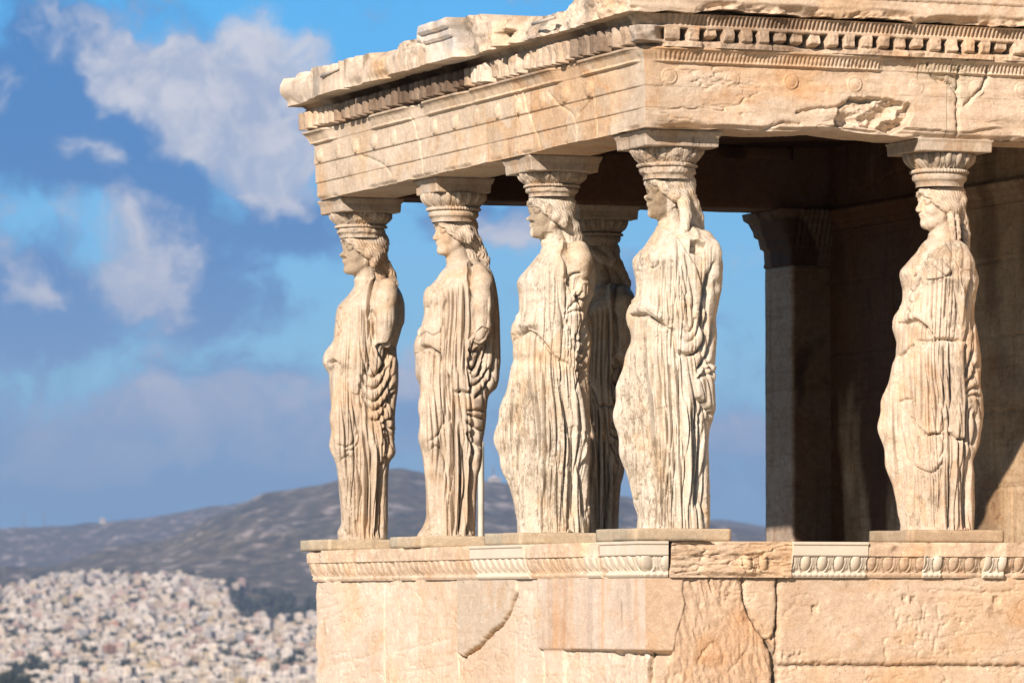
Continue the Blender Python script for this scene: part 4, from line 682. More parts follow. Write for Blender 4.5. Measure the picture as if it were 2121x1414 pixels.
# cornice
ct=np.array(AR['ctop'],float).reshape(-1,2)[::-1]/1000
CTS=[-.3,.2,.45,.80,.99,1.02,1.55,1.60,1.74,1.76,2.02,2.03,2.15,2.28,2.33,2.50,3.15,3.16]+list(ct[1:,0]);CTZ=[3.40,3.385,3.37,3.335,3.30,3.27,3.275,3.285,3.30,3.30,3.285,3.25,3.255,3.325,3.375,3.38,3.38,3.305]+list(ct[1:,1])
def corn_fn_x(S,Z):
    f=(Z-3.13)/.2
    n1=fbm(P3(S,0*S,0*S),2.6,5,61)
    bot=3.122+.016*np.maximum(0,fbm(P3(S,0*S,0*S),7.,4,66))
    top=np.interp(S,CTS,CTZ)+.012*fbm(P3(S,0*S,0*S),11.,3,63)
    zz=bot+f*(top-bot);p=pnt('X',S,zz)
    broken=sstep(1.98,1.90,S)*(1-sstep(1.80,1.74,S)*0)
    prot=sstep(3.175,3.165,S)*sstep(2.60,2.64,S)                 # restored white block
    rag=sstep(2.64,2.60,S)*sstep(2.02,2.06,S)
    o=.250-.035*sstep(5.2,5.8,S)-.07*sstep(.55,.0,f)*sstep(5.6,5.95,S)*(.6+fbm(P3(S,0*S,Z),6,3,9))+.010*n1+fbm(p,14,4,65)*.008-.16*np.exp(-((S-4.86+.05*(zz-3.2)+.02*fbm(p,9,2,5))/.018)**2)-.02*sstep(.1,.4,fbm(P3(S,0*S,zz),4.5,5,64))
    o=o-.10*sstep(.62,1.,f)*sstep(-.1,.35,fbm(p,3.5,4,67))*(1-prot)        # crumbled upper lip
    o=o+.012*sstep(.70,.73,f)*(1-sstep(-.2,.2,fbm(P3(S,0*S,0*S),1.7,3,69)))*(1-prot)
    pr=.258+.030*sstep(.52,.53,f)+.034*sstep(.76,.77,f)-.02*sstep(.95,1.,f)
    o=o*(1-prot)+pr*prot
    ro=.19-.09*np.abs(fbm(p,5,5,70))+.04*fbm(p,16,4,71);o=o*(1-rag)+ro*rag
    stub=sstep(2.02,2.0,S)*sstep(1.74,1.76,S)
    bk=.135+.11*fbm(p,4.5,5,72)+.06*np.abs(fbm(p,13,5,73))-.04*sstep(.5,1,f)
    bk=bk+stub*(.09*sstep(.45,.55,f)+.02*n1)
    o=o*(1-broken)+bk*broken
    # front edge nicks and block joints
    for j in (5.58,4.86,4.05,3.55,2.30): o=o-.03*np.exp(-((S-j+.01*fbm(p,9,2,5))/.006)**2)
    o=o-.05*sstep(.35,.0,f)*sstep(.1,.5,fbm(P3(S,0*S,0*S),4.,4,76))*(1-prot)-.03*np.exp(-((f-.30)/.03)**2)*0
    c=col_noise(p,23,(1.06,1.02,.96),.10)
    c=c*(1-prot[...,None])+prot[...,None]*np.array([1.30,1.34,1.40])
    gy=sstep(.1,.4,fbm(p,3.,4,79));c*=1-gy[...,None]*np.array([.34,.30,.24])
    dk=sstep(.1,.4,fbm(p,5.,5,81))*sstep(.2,.7,f);c*=1-.8*dk[...,None]*np.array([.5,.52,.55])
    return o,zz,c
fr=rows(3.13,3.33,.0075)
for s0,s1 in ((0,1.0),(1.0,2.03),(2.03,3.17),(3.17,4.86),(4.86,LEN)): sheet('cornice_block','X',s0,s1,fr,.0085,corn_fn_x,M_ENT,porch,depth=.6,warp=(s0==0,s1==LEN))
def corn_fn_y(S,Z):
    f=(Z-3.13)/.4;n1=fbm(P3(S,0*S,0*S),2.2,5,83)
    bot=3.150+.034*n1+.014*fbm(P3(S,0*S,0*S),14,4,84)-.02*sstep(.5,.1,S)
    zz=bot+f*(3.50-bot);p=pnt('Y',S,zz)
    o=.185+.008*n1+fbm(p,8,4,85)*.010+.014*sstep(3.262,3.266,zz)+.010*sstep(3.305,3.309,zz)
    o=o-.06*sstep(.18,.0,f)*sstep(-.25,.25,fbm(P3(S,0*S,Z*2),5,5,87))
    o=o+.02*fbm(P3(S*.4,0*S,zz*3),7,4,88)*sstep(.3,.1,f)
    return o,zz,col_noise(p,27,(1.06,.96,.85),.10)
sheet('cornice_block','Y',0,3.83,rows(3.13,3.53,.0075),.007,corn_fn_y,M_ENT,porch,depth=.6,warp=(True,False))
def rod(a,b,r):
    a=np.array(a);b=np.array(b);d=(b-a)/np.linalg.norm(b-a);u=np.cross(d,[0,0,1.]);u/=np.linalg.norm(u);v=np.cross(d,u);t=np.linspace(0,2*math.pi,13)[:-1]
    rg=u[None]*np.cos(t)[:,None]+v[None]*np.sin(t)[:,None]
    V=np.concatenate([a+rg*r*.2,a+rg*r,b+rg*r,b+rg*r*.2]);k=np.arange(12);j=(k+1)%12
    o=mesh_obj('metal_rod',V,np.concatenate([np.stack([k+12*q,j+12*q,j+12*q+12,k+12*q+12],1) for q in range(3)]),M_ROD,porch);o['label']='short pale rod lying along the broken cornice'
M_ROD=plain('rod_paint',(.62,.54,.44),.5)
rod((-.258,5.255,3.243),(-.258,4.90,3.268),.012)
rod((-.215,1.333,3.200),(-.215,.964,3.204),.011)
# roof, ceiling and the inner faces of the beams
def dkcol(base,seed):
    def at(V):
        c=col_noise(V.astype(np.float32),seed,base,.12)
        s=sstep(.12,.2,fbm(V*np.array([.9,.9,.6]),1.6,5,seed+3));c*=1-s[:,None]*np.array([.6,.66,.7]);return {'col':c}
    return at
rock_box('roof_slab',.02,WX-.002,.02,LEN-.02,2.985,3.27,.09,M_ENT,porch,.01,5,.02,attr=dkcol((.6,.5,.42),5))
rock_box('ceiling_slab',.44,WX-.004,.44,LEN-.44,2.90,2.975,.05,M_ENT,porch,.004,5,.01,attr=dkcol((.24,.165,.12),6))  # ceiling tone lowered so the colour carries the interior shade
rock_box('architrave_block',.455,WX+.02,LEN-.47,LEN-.002,ZA,2.93,.03,M_ENT,porch,.005,5,.008,attr=dkcol((.27,.18,.13),7))  # inner beam: porch shade put into its dark tone
rock_box('inner_beam_moulding',.455,WX-.30,LEN-.50,LEN-.472,2.80,2.898,.03,M_ENT,porch,.003,5,.004,attr=dkcol((.25,.17,.12),8))  # same darkened tone, shade included in the colour
rock_box('cornice_block',.30,WX,LEN+.0,LEN+.18,3.10,3.30,.06,M_ENT,porch,.01,6,.02)
# ------------------------------------------------------------------ podium
RPX=Relief(-.3,6.5,-1.4,0,.006);RPY=Relief(-.3,4.1,-1.4,0,.006)
for p in AR['pjx']: RPX.stroke(np.array(p)/1000,.007,-.018,.02)
RPX.stroke(np.array(AR['pjx'][2])/1000,.007,-.05,.05)
for p in AR['ckx']: RPX.stroke(np.array(p)/1000,.010,-.006,.2)
for p in AR['pjy']: RPY.stroke(np.array(p)/1000,.010,-.035,.02)
RPY.stroke(np.array(AR['pjy'][0][6:])/1000,.02,-.03,.05)
for p in AR['cky']: RPY.stroke(np.array(p)/1000,.010,-.010,.15)
mx=Relief(-.3,6.5,-1.4,0,.006);my=Relief(-.3,4.1,-1.4,0,.006);mr=Relief(-.3,4.1,-1.4,0,.006);mt=Relief(-.3,4.1,-1.4,0,.006);ms=Relief(-.3,6.5,-1.4,0,.006)
ix=np.array(AR['insx'],float).reshape(-1,2)/1000;ix[1,0]=-.3;ix[2,0]=-.3;iy=np.array(AR['insy'],float).reshape(-1,2)/1000;iy[0,0]=-.3;iy[-1,0]=-.3
ix[:2,1]+=.02;iy[:2,1]+=.02
mx.poly(ix,.005,1.);my.poly(iy,.005,1.);mr.poly(np.array(AR['roughy'])/1000,.012,1.);mt.poly(np.array(AR['triy'])/1000,.012,1.)
ck=np.array(AR['pjx'][2],float).reshape(-1,2)/1000
ms.poly(np.concatenate([ck,[[AR['pjx'][1][0]/1000,-.55],[AR['pjx'][1][0]/1000,-.29],[ck[0,0],-.29]]]),.01,1.)
# chisel and weather marks
rg=np.random.RandomState(4)
for i in range(60):
    x=rg.uniform(.85,2.7);z=rg.uniform(-.80,-.35);a=rg.uniform(-.5,.5);l=rg.uniform(.01,.05);RPY.stroke([[x,z],[x+l*math.cos(a),z+l*math.sin(a)]],.006,-.006,.3)
for i in range(26): 
    x=1.85+rg.normal(0,.13);z=rg.uniform(-.78,-.42);RPY.stroke([[x,z],[x+rg.uniform(-.02,.02),z-rg.uniform(.03,.10)]],.007,-.009,.3)
for i in range(70): RPY.stroke([[.93+abs(rg.normal(0,.16)),-.80+abs(rg.normal(0,.06))]]+[[.0,.0]],.001,0) if False else None
for x,z in ((1.12,-.49),(1.73,-.42),(1.79,-.43),(2.36,-.43)): RPY.poly([[x-.02,z-.02],[x+.022,z-.022],[x+.018,z+.02],[x-.016,z+.024]],.006,-.016)
def pod_fn(face):
    Hh,ins=(RPX,mx) if face=='X' else (RPY,my)
    def fn(S,Z):
        p=pnt(face,S,Z);i=ins.at(S,Z)
        ro=mr.at(S,Z) if face=='Y' else 0*S;tr=mt.at(S,Z) if face=='Y' else 0*S;sm=ms.at(S,Z) if face=='X' else 0*S
        n=fbm(p,6,5,101)*.005+fbm(p,22,4,103)*.003-.006*np.exp(-(fbm(P3(S*.5+Z*.25,0*S,Z*1.6),4.5,5,104)/.02)**2)
        rr=-np.abs(fbm(P3(S*1.5+Z*.5,0*S,Z*.55)+.12*vnoise(p,6.,3)[...,None],11,6,107,.6))*.032+.012+fbm(p,3,3,105)*.008
        o=n*(1-i)*(1-sm)*(1-ro)+rr*ro+(tr*(.006+fbm(p,10,4,106)*.006))+sm*(.014+.010*sstep(.2,-.2,fbm(p,8,4,108))*0)
        if face=='X':
            rgh=sstep(1.02,.98,S)*(1-i)*(1-sm)*sstep(.1,.3,S) ;rgh=np.where((S<1.35)&(sm<.5)&(i<.5),1,0)*1.
            o=o+rgh*(-np.abs(fbm(P3(S+Z*.5,0*S,Z),12,5,109,.6))*.022)-.016*rgh
        jn=vnoise(p,45,5)*.006+vnoise(p,14,6)*.007;hh_=Hh.at(S+jn,Z+vnoise(p,42,7)*.006);o=o+hh_*(1-i)+i*.016
        lowx=-.742
        sh=sstep(.0,.02,lowx-Z)*sstep(.09,.0,lowx-Z)*(S<.62 if face=='X' else S<.17);o=o-.04*sh*sstep(-.35,.0,fbm(p,5,3,3))
        e=sstep(.035,.0,S)*(1-i);o=o-e*.014*np.abs(fbm(P3(0*S,0*S,Z),14,4,111)+.3)
        if face=='X':
            e2=sstep(LEN-.03,LEN,S);o=o-e2*.012*np.abs(fbm(P3(0*S,0*S,Z),9,4,112)+.3)
        if face=='Y':
            spl=sstep(.06,.0,np.abs(Z+.80)-.03)*sstep(1.25,.95,S)*(S>.9);o=o-spl*.012*sstep(.0,.3,fbm(p,30,3,5))
        base=(1.13,1.09,1.04) if face=='X' else (1.05,.95,.84)
        c=col_noise(p,43,base,.09)
        if face=='X': c=c*(1-.10*((S>2.2)&(S<4.0))[...,None]*np.array([.3,.7,1.1]))
        rr_=sstep(-.1,.4,fbm(p,2.5,4,47));c=c*(1-ro[...,None]*(np.array([.06,.17,.26])*(.5+.6*rr_[...,None])))
        # polished insert: vertical honey bands on pale marble
        bn=fbm(P3(S*4.2,0*S,Z*.25+.15*S),1.7,4,49)
        ic=np.array([1.04,1.0,.97])-np.array([.02,.20,.36])*sstep(-.15,.5,bn)[...,None]-np.array([.12,.12,.1])*sstep(.1,.5,fbm(P3(S*3,0*S,Z*.3),2.5,3,52))[...,None]
        if face=='Y': ic=np.array([1.04,.90,.76])+.10*fbm(P3(S,0*S,Z*4-S*2),3,4,51)[...,None]
        c=c*(1-i[...,None])+i[...,None]*ic
        c=c*(1-sm[...,None])+sm[...,None]*np.array([.96,.93,.88])*(1+.10*fbm(P3(S*5,0*S,Z*.5),2,4,53)[...,None])
        jm=sstep(-.012,-.03,hh_)*(1-i);
        jc=np.array([.62,.55,.48]) if face=='Y' else np.array([1.02,.80,.55])
        c=c*(1-.75*jm[...,None])+.75*jm[...,None]*jc
        return o,Z,c
    return fn
pr=rows(-1.25,-.294,.0066,())
def jx(i): return np.mean(AR['pjx'][i][0::2])/1000
cuts=[0,.62,jx(1),jx(0),LEN]
for s0,s1 in zip(cuts[:-1],cuts[1:]): sheet('podium_block','X',s0,s1,pr,.0085,pod_fn('X'),M_BLOCK,porch,depth=.5,ends=False,warp=(s0==0,s1==LEN))
jy=AR['pjy'][1][0]/1000
for s0,s1 in ((0,.30),(.30,jy+.001),(jy+.001,3.83)): sheet('podium_block','Y',s0,s1,pr,.0064,pod_fn('Y'),M_BLOCK,porch,depth=.5,ends=False,warp=(s0==0,False))
# egg-and-dart crown of the podium, old eroded runs and clean new pieces
EP=.1125
def mould_fn(face,new,style):
    def fn(S,Z):
        p=pnt(face,S,Z)
        a=((S/EP+.30) if face=='Y' else (S/EP+.1))%1-.5
        v=np.clip((Z+.260)/.094,0,1);vv=np.clip((Z+.258)/.088,0,1)
        e=egg(a,vv)
        if new:
            o=np.where(Z>-.163,.075+.008*sstep(-.098,-.094,Z),.020+.038*v**.8+.022*(e-.2)*(Z<-.166))
            o=np.where(Z<-.262,.022+.014*np.sqrt(np.clip(1-((Z+.277)/.0135)**2,0,1))*(.55+.45*np.minimum(1,1.6*np.abs(np.sin(S*math.pi*2/EP*1.5)))),o)
            c=np.ones(S.shape+(3,),np.float32)*np.array([1.02,1.0,.95]);c*=(1+.06*fbm(p,3,3,5))[...,None]
        elif style=='rough':
            o=.045+.034*fbm(P3(S*.45,0*S,Z*2.4),9,6,121,.6)+.02*fbm(p,4,4,122)-.014*np.exp(-(fbm(P3(S*.4,0*S,Z*2.4),5,5,123)/.03)**2)+.018*sstep(-.20,-.12,Z)-.012*sstep(-.25,-.29,Z)
            two=((S>.60)&(S<.78));ee=egg(((S-.645)/EP+.5)%1-.5,vv);o=o+two*.035*np.maximum(0,ee-.35)*(Z<-.165)*(Z>-.262)
            c=col_noise(p,63,(1.04,.92,.79),.10)
        else:
            er=.5+.5*sstep(-.3,.3,fbm(p,3,3,125))
            o=np.where(Z>-.165,.060+fbm(p,9,4,127)*.010,.018+.030*v**.8+(.026 if face=='Y' else .022)*(e-.25)*(Z<-.167)*(1-.45*er))
            o=np.where(Z<-.262,.016+.008*np.sqrt(np.clip(1-((Z+.277)/.0135)**2,0,1)),o)+fbm(p,16,4,128)*.007
            o=o-.03*sstep(-.10,-.078,Z)*sstep(.1,.4,fbm(P3(S,0*S,0*S),3,4,129))-.02*sstep(.25,.5,fbm(p,4,3,130))
            c=col_noise(p,65,(1.05,.95,.85) if face=='X' else (1.02,.89,.76),.10)
        if style=='half':
            o2,_,c2=mould_fn(face,False,'old')(S,Z);m=(Z+.03*np.abs((S*9)%1-.5)>-.155);o=np.where(m,o2,o);c=np.where(m[...,None],c2,c)
        return o,Z,c
    return fn
mrw=rows(-.2955,-.0765,.0056,(-.096,-.165,-.262))
def run(face,s0,s1,new,style='old',dep=.4): # a run of carved moulding 
    o=sheet('podium_moulding',face,s0,s1,mrw,.0062 if (face=='Y' or new) else .007,mould_fn(face,new,style),M_NEW if new else M_ENT,porch,depth=dep,warp=(s0==0 and True,s1==LEN))
    if new: o['label']='pale new marble replacement piece with crisp egg and dart carving'
XS=[.567,.66,.88,1.865,2.816]; YS=[.139,.942,1.447,1.84,1.96,2.26,2.40]
run('X',0,XS[0],True);run('X',XS[0],XS[1],False);run('X',XS[1],XS[2],True,'half');run('X',XS[2],XS[3],False);run('X',XS[3],XS[4],True);run('X',XS[4],LEN,False)
run('Y',0,YS[0],True);run('Y',YS[0],YS[1],False,'rough');run('Y',YS[1],YS[2],True);run('Y',YS[2],YS[3],False);run('Y',YS[3],YS[4],True,'half');run('Y',YS[4],YS[5],False);run('Y',YS[5],YS[6],True,'half');run('Y',YS[6],3.83,False)
# podium core, floor and base steps
rock_box('porch_floor',.02,WX-.002,.02,LEN-.02,-.28,-.0785,.08,M_SLAB,porch,.003,5,.01,tone=(.26,.21,.17))  # floor tone darkened to deepen the shade inside the porch
rock_box('podium_core',.3,WX-.002,.3,LEN-.3,-1.3,-.285,.3,M_BLOCK,porch,0,5,.02)
for i,(o_,za,zb) in enumerate(((.06,-1.52,-1.245),(.34,-1.80,-1.52),(.62,-2.10,-1.80))):
    rock_box('base_step',-o_,WX,-o_,LEN+o_,za,zb,.12,M_BLOCK,porch,.006,6,.015,tone=(1,.95,.88))
# ------------------------------------------------------------------ temple wall behind, with corner pier
wall=empty('temple_wall',(WX,1,0));tag(wall,'tall marble wall behind the porch, stained and with shade painted in, part sunlit, with carved leaf band','wall')
def child(o,par,loc):
    o.parent=par;o.location=(-loc[0],-loc[1],-loc[2]);return o
def wall_fn(S,Z):
    p=P3(0*S,S,Z)
    o=fbm(p,5,4,141)*.004
    for zj in (.34,.86,1.38,1.90,-.2):
        o=o-.016*np.exp(-((Z-zj)/.006)**2)
        k=.55*(int((zj+5)*10)%2)
    row=np.floor((Z-.34)/.52);off_=np.where(row%2==0,0,.62);q=((S+off_)/1.24+.35)%1;o=o-.016*np.exp(-((np.minimum(q,1-q)*1.24)/.006)**2)*(Z<2.25)-.01*np.exp(-(fbm(p,1.6,5,149)/.012)**2)*sstep(0,.2,fbm(p,1.1,2,150))
    v=np.clip((Z-2.27)/.13,0,1);bd=(Z>2.27)&(Z<2.43)
    o=o+np.where(bd,.012+.05*v**1.3-.018*(1-leaf(S,((v*2)%1),.05,1))*sstep(0.02,.1,v),0)+np.where((Z>=2.40)&(Z<2.45),.02,0)
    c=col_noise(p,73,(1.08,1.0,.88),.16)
    st=sstep(-.25,.25,fbm(P3(0*S,S*1.6,Z*.45),1.7,5,145)+.55*sstep(2.9,3.6,S+.3*fbm(p,1.2,3,5))+.35*sstep(1.2,2.,Z+.8*fbm(p,1.5,3,8))-.36);c*=1-(st*(.55+.45*sstep(2.8,4.2,S)))[...,None]*np.array([.78,.85,.89])  # brown stain plus painted shade, heavier away from the sunlit right part
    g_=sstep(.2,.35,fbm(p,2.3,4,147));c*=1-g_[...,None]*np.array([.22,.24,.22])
    return -(-o),Z,c
# built on the X-facing convention then moved to the wall plane
wr=rows(-.30,3.2,.012,(2.27,2.43))
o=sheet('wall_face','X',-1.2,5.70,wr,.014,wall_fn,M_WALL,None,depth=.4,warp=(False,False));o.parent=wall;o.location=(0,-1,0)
child(rock_box('wall_core',WX+.02,WX+.5,-3.5,6.04,-2.1,4.6,.25,M_WALL,None,.01,4,.02),wall,(WX,1,0))
pier=empty('corner_pier',(0,0,0));pier.parent=wall;pier.location=(-WX,-1,0)
PX0,PY0,PY1=3.52,5.60,6.085
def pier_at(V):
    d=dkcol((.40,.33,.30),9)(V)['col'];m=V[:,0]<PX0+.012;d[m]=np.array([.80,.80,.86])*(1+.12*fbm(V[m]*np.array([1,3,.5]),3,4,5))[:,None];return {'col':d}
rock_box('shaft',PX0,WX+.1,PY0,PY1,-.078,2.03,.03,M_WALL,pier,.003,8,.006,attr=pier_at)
def capf(V):
    zz=V[:,2];e=np.interp(zz,[2.03,2.05,2.06,2.16,2.17,2.25,2.26,2.30,2.37,2.385,2.44],[.004,.012,.004,.008,.03,.04,.065,.07,.10,.125,.135])
    c=np.array([WX+.1,(PY0+PY1)/2]);V=V.copy()
    m0=V[:,0]<PX0+.01;V[m0,0]-=e[m0];a=V[:,1]<PY0+.01;V[a,1]-=e[a]*.9;b=V[:,1]>PY1-.01;V[b,1]+=e[b]*.9
    fr_=(V[:,0]>PX0+.02)&a;V[fr_,1]+=.012*np.sin(V[fr_,0]*160)*sstep(2.1,2.2,zz[fr_])
    return V
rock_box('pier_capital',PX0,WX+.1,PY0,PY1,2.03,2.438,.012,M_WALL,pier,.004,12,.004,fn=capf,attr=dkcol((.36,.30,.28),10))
# ------------------------------------------------------------------ slim modern post behind the second statue
post=empty('support_post',(1.035,5.5,-.078));tag(post,'slim cream support post just behind the statue with the ponytail','post')
rock_box('shaft',-.019,.019,-.019,.019,.02,.78,.05,plain('post_paint',(.78,.74,.62)),post,0,5,.003)
rock_box('foot_plate',-.07,.07,-.07,.07,.0,.02,.05,plain('post_plate',(.4,.38,.33)),post,0,5,.003)
make_statue(1,1,'leftmost front statue with crusted blank face and stump of an upper arm',M_STAT[0],.25,wcap=.55)
make_statue(2,2,'statue with intact carved face and long ponytail beside the slim cream post',M_STAT[0],.1,wcap=.1)
make_statue(3,3,'statue with broken shoulder and flattened face, half hiding the shaded statue',M_STAT[1],.55,wcap=.4)
make_statue(4,4,'corner statue with square socket cut in its armless shoulder and dark face',M_STAT[1],.5,wcap=.75)
make_statue(5,5,'right hand statue with clear profile face and hanging plaits before the dark wall',M_STAT[2],.35,wcap=.05)
make_statue(6,2,'shaded statue standing behind the front row, seen only in shadow',M_STAT[0],.4,wcap=.3)
# ------------------------------------------------------------------ land: plateau, plain, hills
def bear(px): return (px-1060.5)/FPX
def elev(py): return (1254-py)/FPX
def wpos(X,d,z=0): return np.stack([CAM[0]+FH[0]*d+RT[0]*X*d,CAM[1]+FH[1]*d+RT[1]*X*d,np.broadcast_to(z,np.shape(d*X))],-1)
DK=[900,1800,2600,3500,4500,5200,5700];EK=[elev(y) for y in (1720,1530,1432,1346,1262,1212,1196)]
CX=[-700,0,106,330,700*.3115,1040*.321,1200*.321,1350*.321,1700*.321,2056*.321,700,760,830,900,1030,1160,1300,1480,1582,1900,3000]
CX=[-900,0,106,224,334,385,433,546,660,700,760,830,900,1000,1060,1300,1490,1582,1900,3000]
CY=[1240,1219,1208,1158,1142,1114,1085,1033,1010,996,975,969,983,997,1003,1034,1096,1108,1140,1180]
def e_city(d): return np.interp(d,DK,EK)
def land_z(X,d):
    px=X*FPX+1060.5; ec=elev(np.interp(px,CX,CY)); DC=7600.
    e0=e_city(np.minimum(d,5200)); t=sstep(5000,DC,d); t=t**.8
    e=np.where(d<5000,e_city(d),e0*(1-t)+np.maximum(ec,e0)*t)
    e=np.where(d>DC,np.maximum(ec,EK[5])-(d-DC)/60000.,e)
    z=CAM[2]+e*d
    L=X*d
    wgt=sstep(5000,5900,d)*(1-.75*sstep(7000,7600,d))
    rid=1-np.abs(fbm(P3(L*.0011,d*.00045,0*L),1.,5,201))*2
    z=z+wgt*(rid-.4)*38+sstep(2000,3000,d)*(1-sstep(4800,5300,d))*fbm(P3(L*.004,d*.004,0*L),1.,3,203)*5
    z=z+sstep(5400,6000,d)*fbm(P3(L*.012,d*.006,0*L),1.,4,205)*4.5
    return z
def land_mat(name,kind):
    m=bpy.data.materials.new(name);m.use_nodes=True;m.node_tree.nodes.clear();N=NT(m.node_tree)
    tc=N.n('ShaderNodeTexCoord').outputs['Object']
    if kind=='near':
        n=N.noise(tc,.8,6.);c=N.mix(N.ss(n,.35,.65),(.20,.16,.11),(.36,.31,.24))
    else:
        q=N.n('ShaderNodeCombineXYZ',ins={'X':N.vm('DOT_PRODUCT',tc,tuple(RT)),'Y':N.m('MULTIPLY',N.vm('DOT_PRODUCT',tc,tuple(FH)),.3)}).outputs[0];a=N.noise(q,.016,9.,.66,.6);b=N.noise(q,.05,6.,.65);d=N.noise(q,.004,5.,.55)
        c=N.mix(N.ss(b,.35,.65),(.07,.065,.035),(.22,.17,.10))
        c=N.mix(N.m('MULTIPLY',N.ss(N.m('ADD',N.m('MULTIPLY',a,.62),N.m('MULTIPLY',b,.38)),.52,.62),.95),c,(.60,.48,.40))
        c=N.mix(N.m('MULTIPLY',N.ss(d,.55,.65),.55),c,(.035,.05,.032))
        c=N.mix(N.m('MULTIPLY',N.ss(N.noise(q,.02,4.,.6),.66,.72),.6),c,(.36,.17,.10))
    pb=N.n('ShaderNodeBsdfPrincipled',ins={'Base Color':c,'Roughness':.95});pb.inputs['Specular IOR Level'].default_value=.1
    N.t.links.new(pb.outputs[0],N.n('ShaderNodeOutputMaterial').inputs[0]);return m
def land(name,Xs,ds,zf,mat):
    D,XX=np.meshgrid(ds,Xs,indexing='ij');z=zf(XX,D);V=wpos(XX,D,0);V[...,2]=z
    return mesh_obj(name,V.reshape(-1,3),grid_quads(len(ds),len(Xs)),mat)
M_HILL=land_mat('scrub_and_limestone','hill')
Xs=np.concatenate([np.linspace(-.75,-.125,90)[:-1],np.linspace(-.125,.06,420),np.linspace(.06,.75,110)[1:]])
_lz=land_z
def land_zs(X,d): return np.where(d<1495,-95.,_lz(X,d))
hills=tag(land('hills',Xs,np.concatenate([[1490,1500],np.linspace(1560,4900,80),np.linspace(4940,7650,190),np.linspace(7700,9500,12)]),land_zs,M_HILL),kind='structure')
BX=[-900,0,130,330,480,650,850,1300,1490,1582,1800,3000];BY=[1094,1075,1064,1048,1034,1024,1060,1075,1071,1079,1090,1110]
def ridge_z(X,d):
    px=X*FPX+1060.5;e=elev(np.interp(px,BX,BY));t=sstep(8700,11000,d);L=X*d
    e=np.where(d>11000,e-(d-11000)/50000.,e*t+(1-t)*elev(1215))
    return CAM[2]+e*d+fbm(P3(L*.0016,d*.0008,0*L),1.,5,211)*30*t+fbm(P3(L*.012,d*.004,0*L),1.,3,212)*8*t-12*t
ridge=tag(land('far_ridge',Xs,np.concatenate([np.linspace(8600,11050,60),np.linspace(11100,12500,8)]),ridge_z,M_HILL),kind='structure')
# ground sheet: rocky plateau around the temple, then the plain out to the horizon
def ground_z(x,y):
    r=np.hypot(x,y-1);return -2.12-sstep(45,150,r)*70-sstep(150,2500,r)*10+0*x
rr=np.concatenate([np.linspace(0,60,25),np.geomspace(65,16000,60)]);th=np.linspace(0,2*math.pi,181)
Rg,Tg=np.meshgrid(rr,th,indexing='ij');gx=Rg*np.cos(Tg);gy=1+Rg*np.sin(Tg)
gz=ground_z(gx,gy)+np.where((Rg<60)&(Rg>9),fbm(P3(gx,gy,0*gx),.3,4,221)*.12,0)
gv=P3(gx,gy,gz).reshape(-1,3).astype(np.float64);gv=np.stack([gx,gy,gz],-1).reshape(-1,3)
gm=land_mat('plateau_rock','near')
tag(mesh_obj('ground',gv,grid_quads(len(rr),len(th)),gm),kind='structure')
# ------------------------------------------------------------------ city on the lower slopes
def house_mesh(i,w,dp,hg,st,cols):
    V=[];F=[];MI=[]
    def box(x0,x1,y0,y1,z0,z1,mi):
        o=len(V);V.extend([(x0,y0,z0),(x1,y0,z0),(x1,y1,z0),(x0,y1,z0),(x0,y0,z1),(x1,y0,z1),(x1,y1,z1),(x0,y1,z1)])
        for q in ((0,1,5,4),(1,2,6,5),(2,3,7,6),(3,0,4,7),(4,5,6,7)): F.append([o+k for k in q]);MI.append(mi)
    box(-w/2,w/2,-dp/2,dp/2,-4,hg,0)
    n=max(2,int(hg/3))
    for s in range(n):
        z=hg*s/n
        if st!=2: box(-w/2-.9 if st else -w*.35,w*.42,-dp/2-1.1,-dp/2+.05,z+hg/n*.92,z+hg/n*1.02,0)
        for q in range(2 if w<12 else 3):
            k=2 if w<12 else 3;x=-w/2+w/k*(q+.5);box(x-w/k*.34,x+w/k*.34,-dp/2-.06,-dp/2+.1,z+.8,z+2.5,1)
        for y in (-dp*.22,dp*.22): box(w/2-.1,w/2+.06,y-1.,y+1.,z+.9,z+2.3,1);box(-w/2-.06,-w/2+.1,y-1.,y+1.,z+.9,z+2.3,1)
    box(-w*.2,w*.2,-dp*.15,dp*.25,hg-.01,hg+2.3,0)
    for a in ((-w/2,w/2,-dp/2,-dp/2+.25),(-w/2,w/2,dp/2-.25,dp/2),(-w/2,-w/2+.25,-dp/2+.25,dp/2-.25),(w/2-.25,w/2,-dp/2+.25,dp/2-.25)): box(*a,hg-.01,hg+.9,0)
    return np.array(V),np.array(F),np.array(MI)
HC={'white':(.74,.67,.585),'cream':(.70,.60,.47),'sand':(.56,.45,.32),'pink':(.56,.40,.33),'grey':(.42,.41,.40),'yellow':(.64,.50,.28),'terracotta':(.42,.23,.15)}
MW=plain('window_dark',(.10,.10,.11),.4)
HM={c:plain('render_'+c,v,.9,.12,.05) for c,v in HC.items()}
rng=np.random.RandomState(12)
HP={}
def hmesh(c,i):
    if (c,i) not in HP:
        r=np.random.RandomState(i*7+3);w,dp,hg=[(9,9,10),(13,10,13),(10,14,16),(16,11,11),(8,10,7),(11,11,19)][i]
        V,F,MI=house_mesh(i,w,dp,hg,i%3,None);me=bpy.data.meshes.new('apartment_house');me.from_pydata(V.tolist(),[],F.tolist());me.materials.append(HM[c]);me.materials.append(MW)
        me.polygons.foreach_set('material_index',MI);me.update();HP[c,i]=(me,V,F,MI)
    return HP[c,i]
TX=[-60,0,60,110,150,200,260,330,420,490,530,560,640,700];TY=[1232,1226,1215,1203,1196,1192,1200,1195,1203,1212,1235,1240,1250,1260]
cand=[]
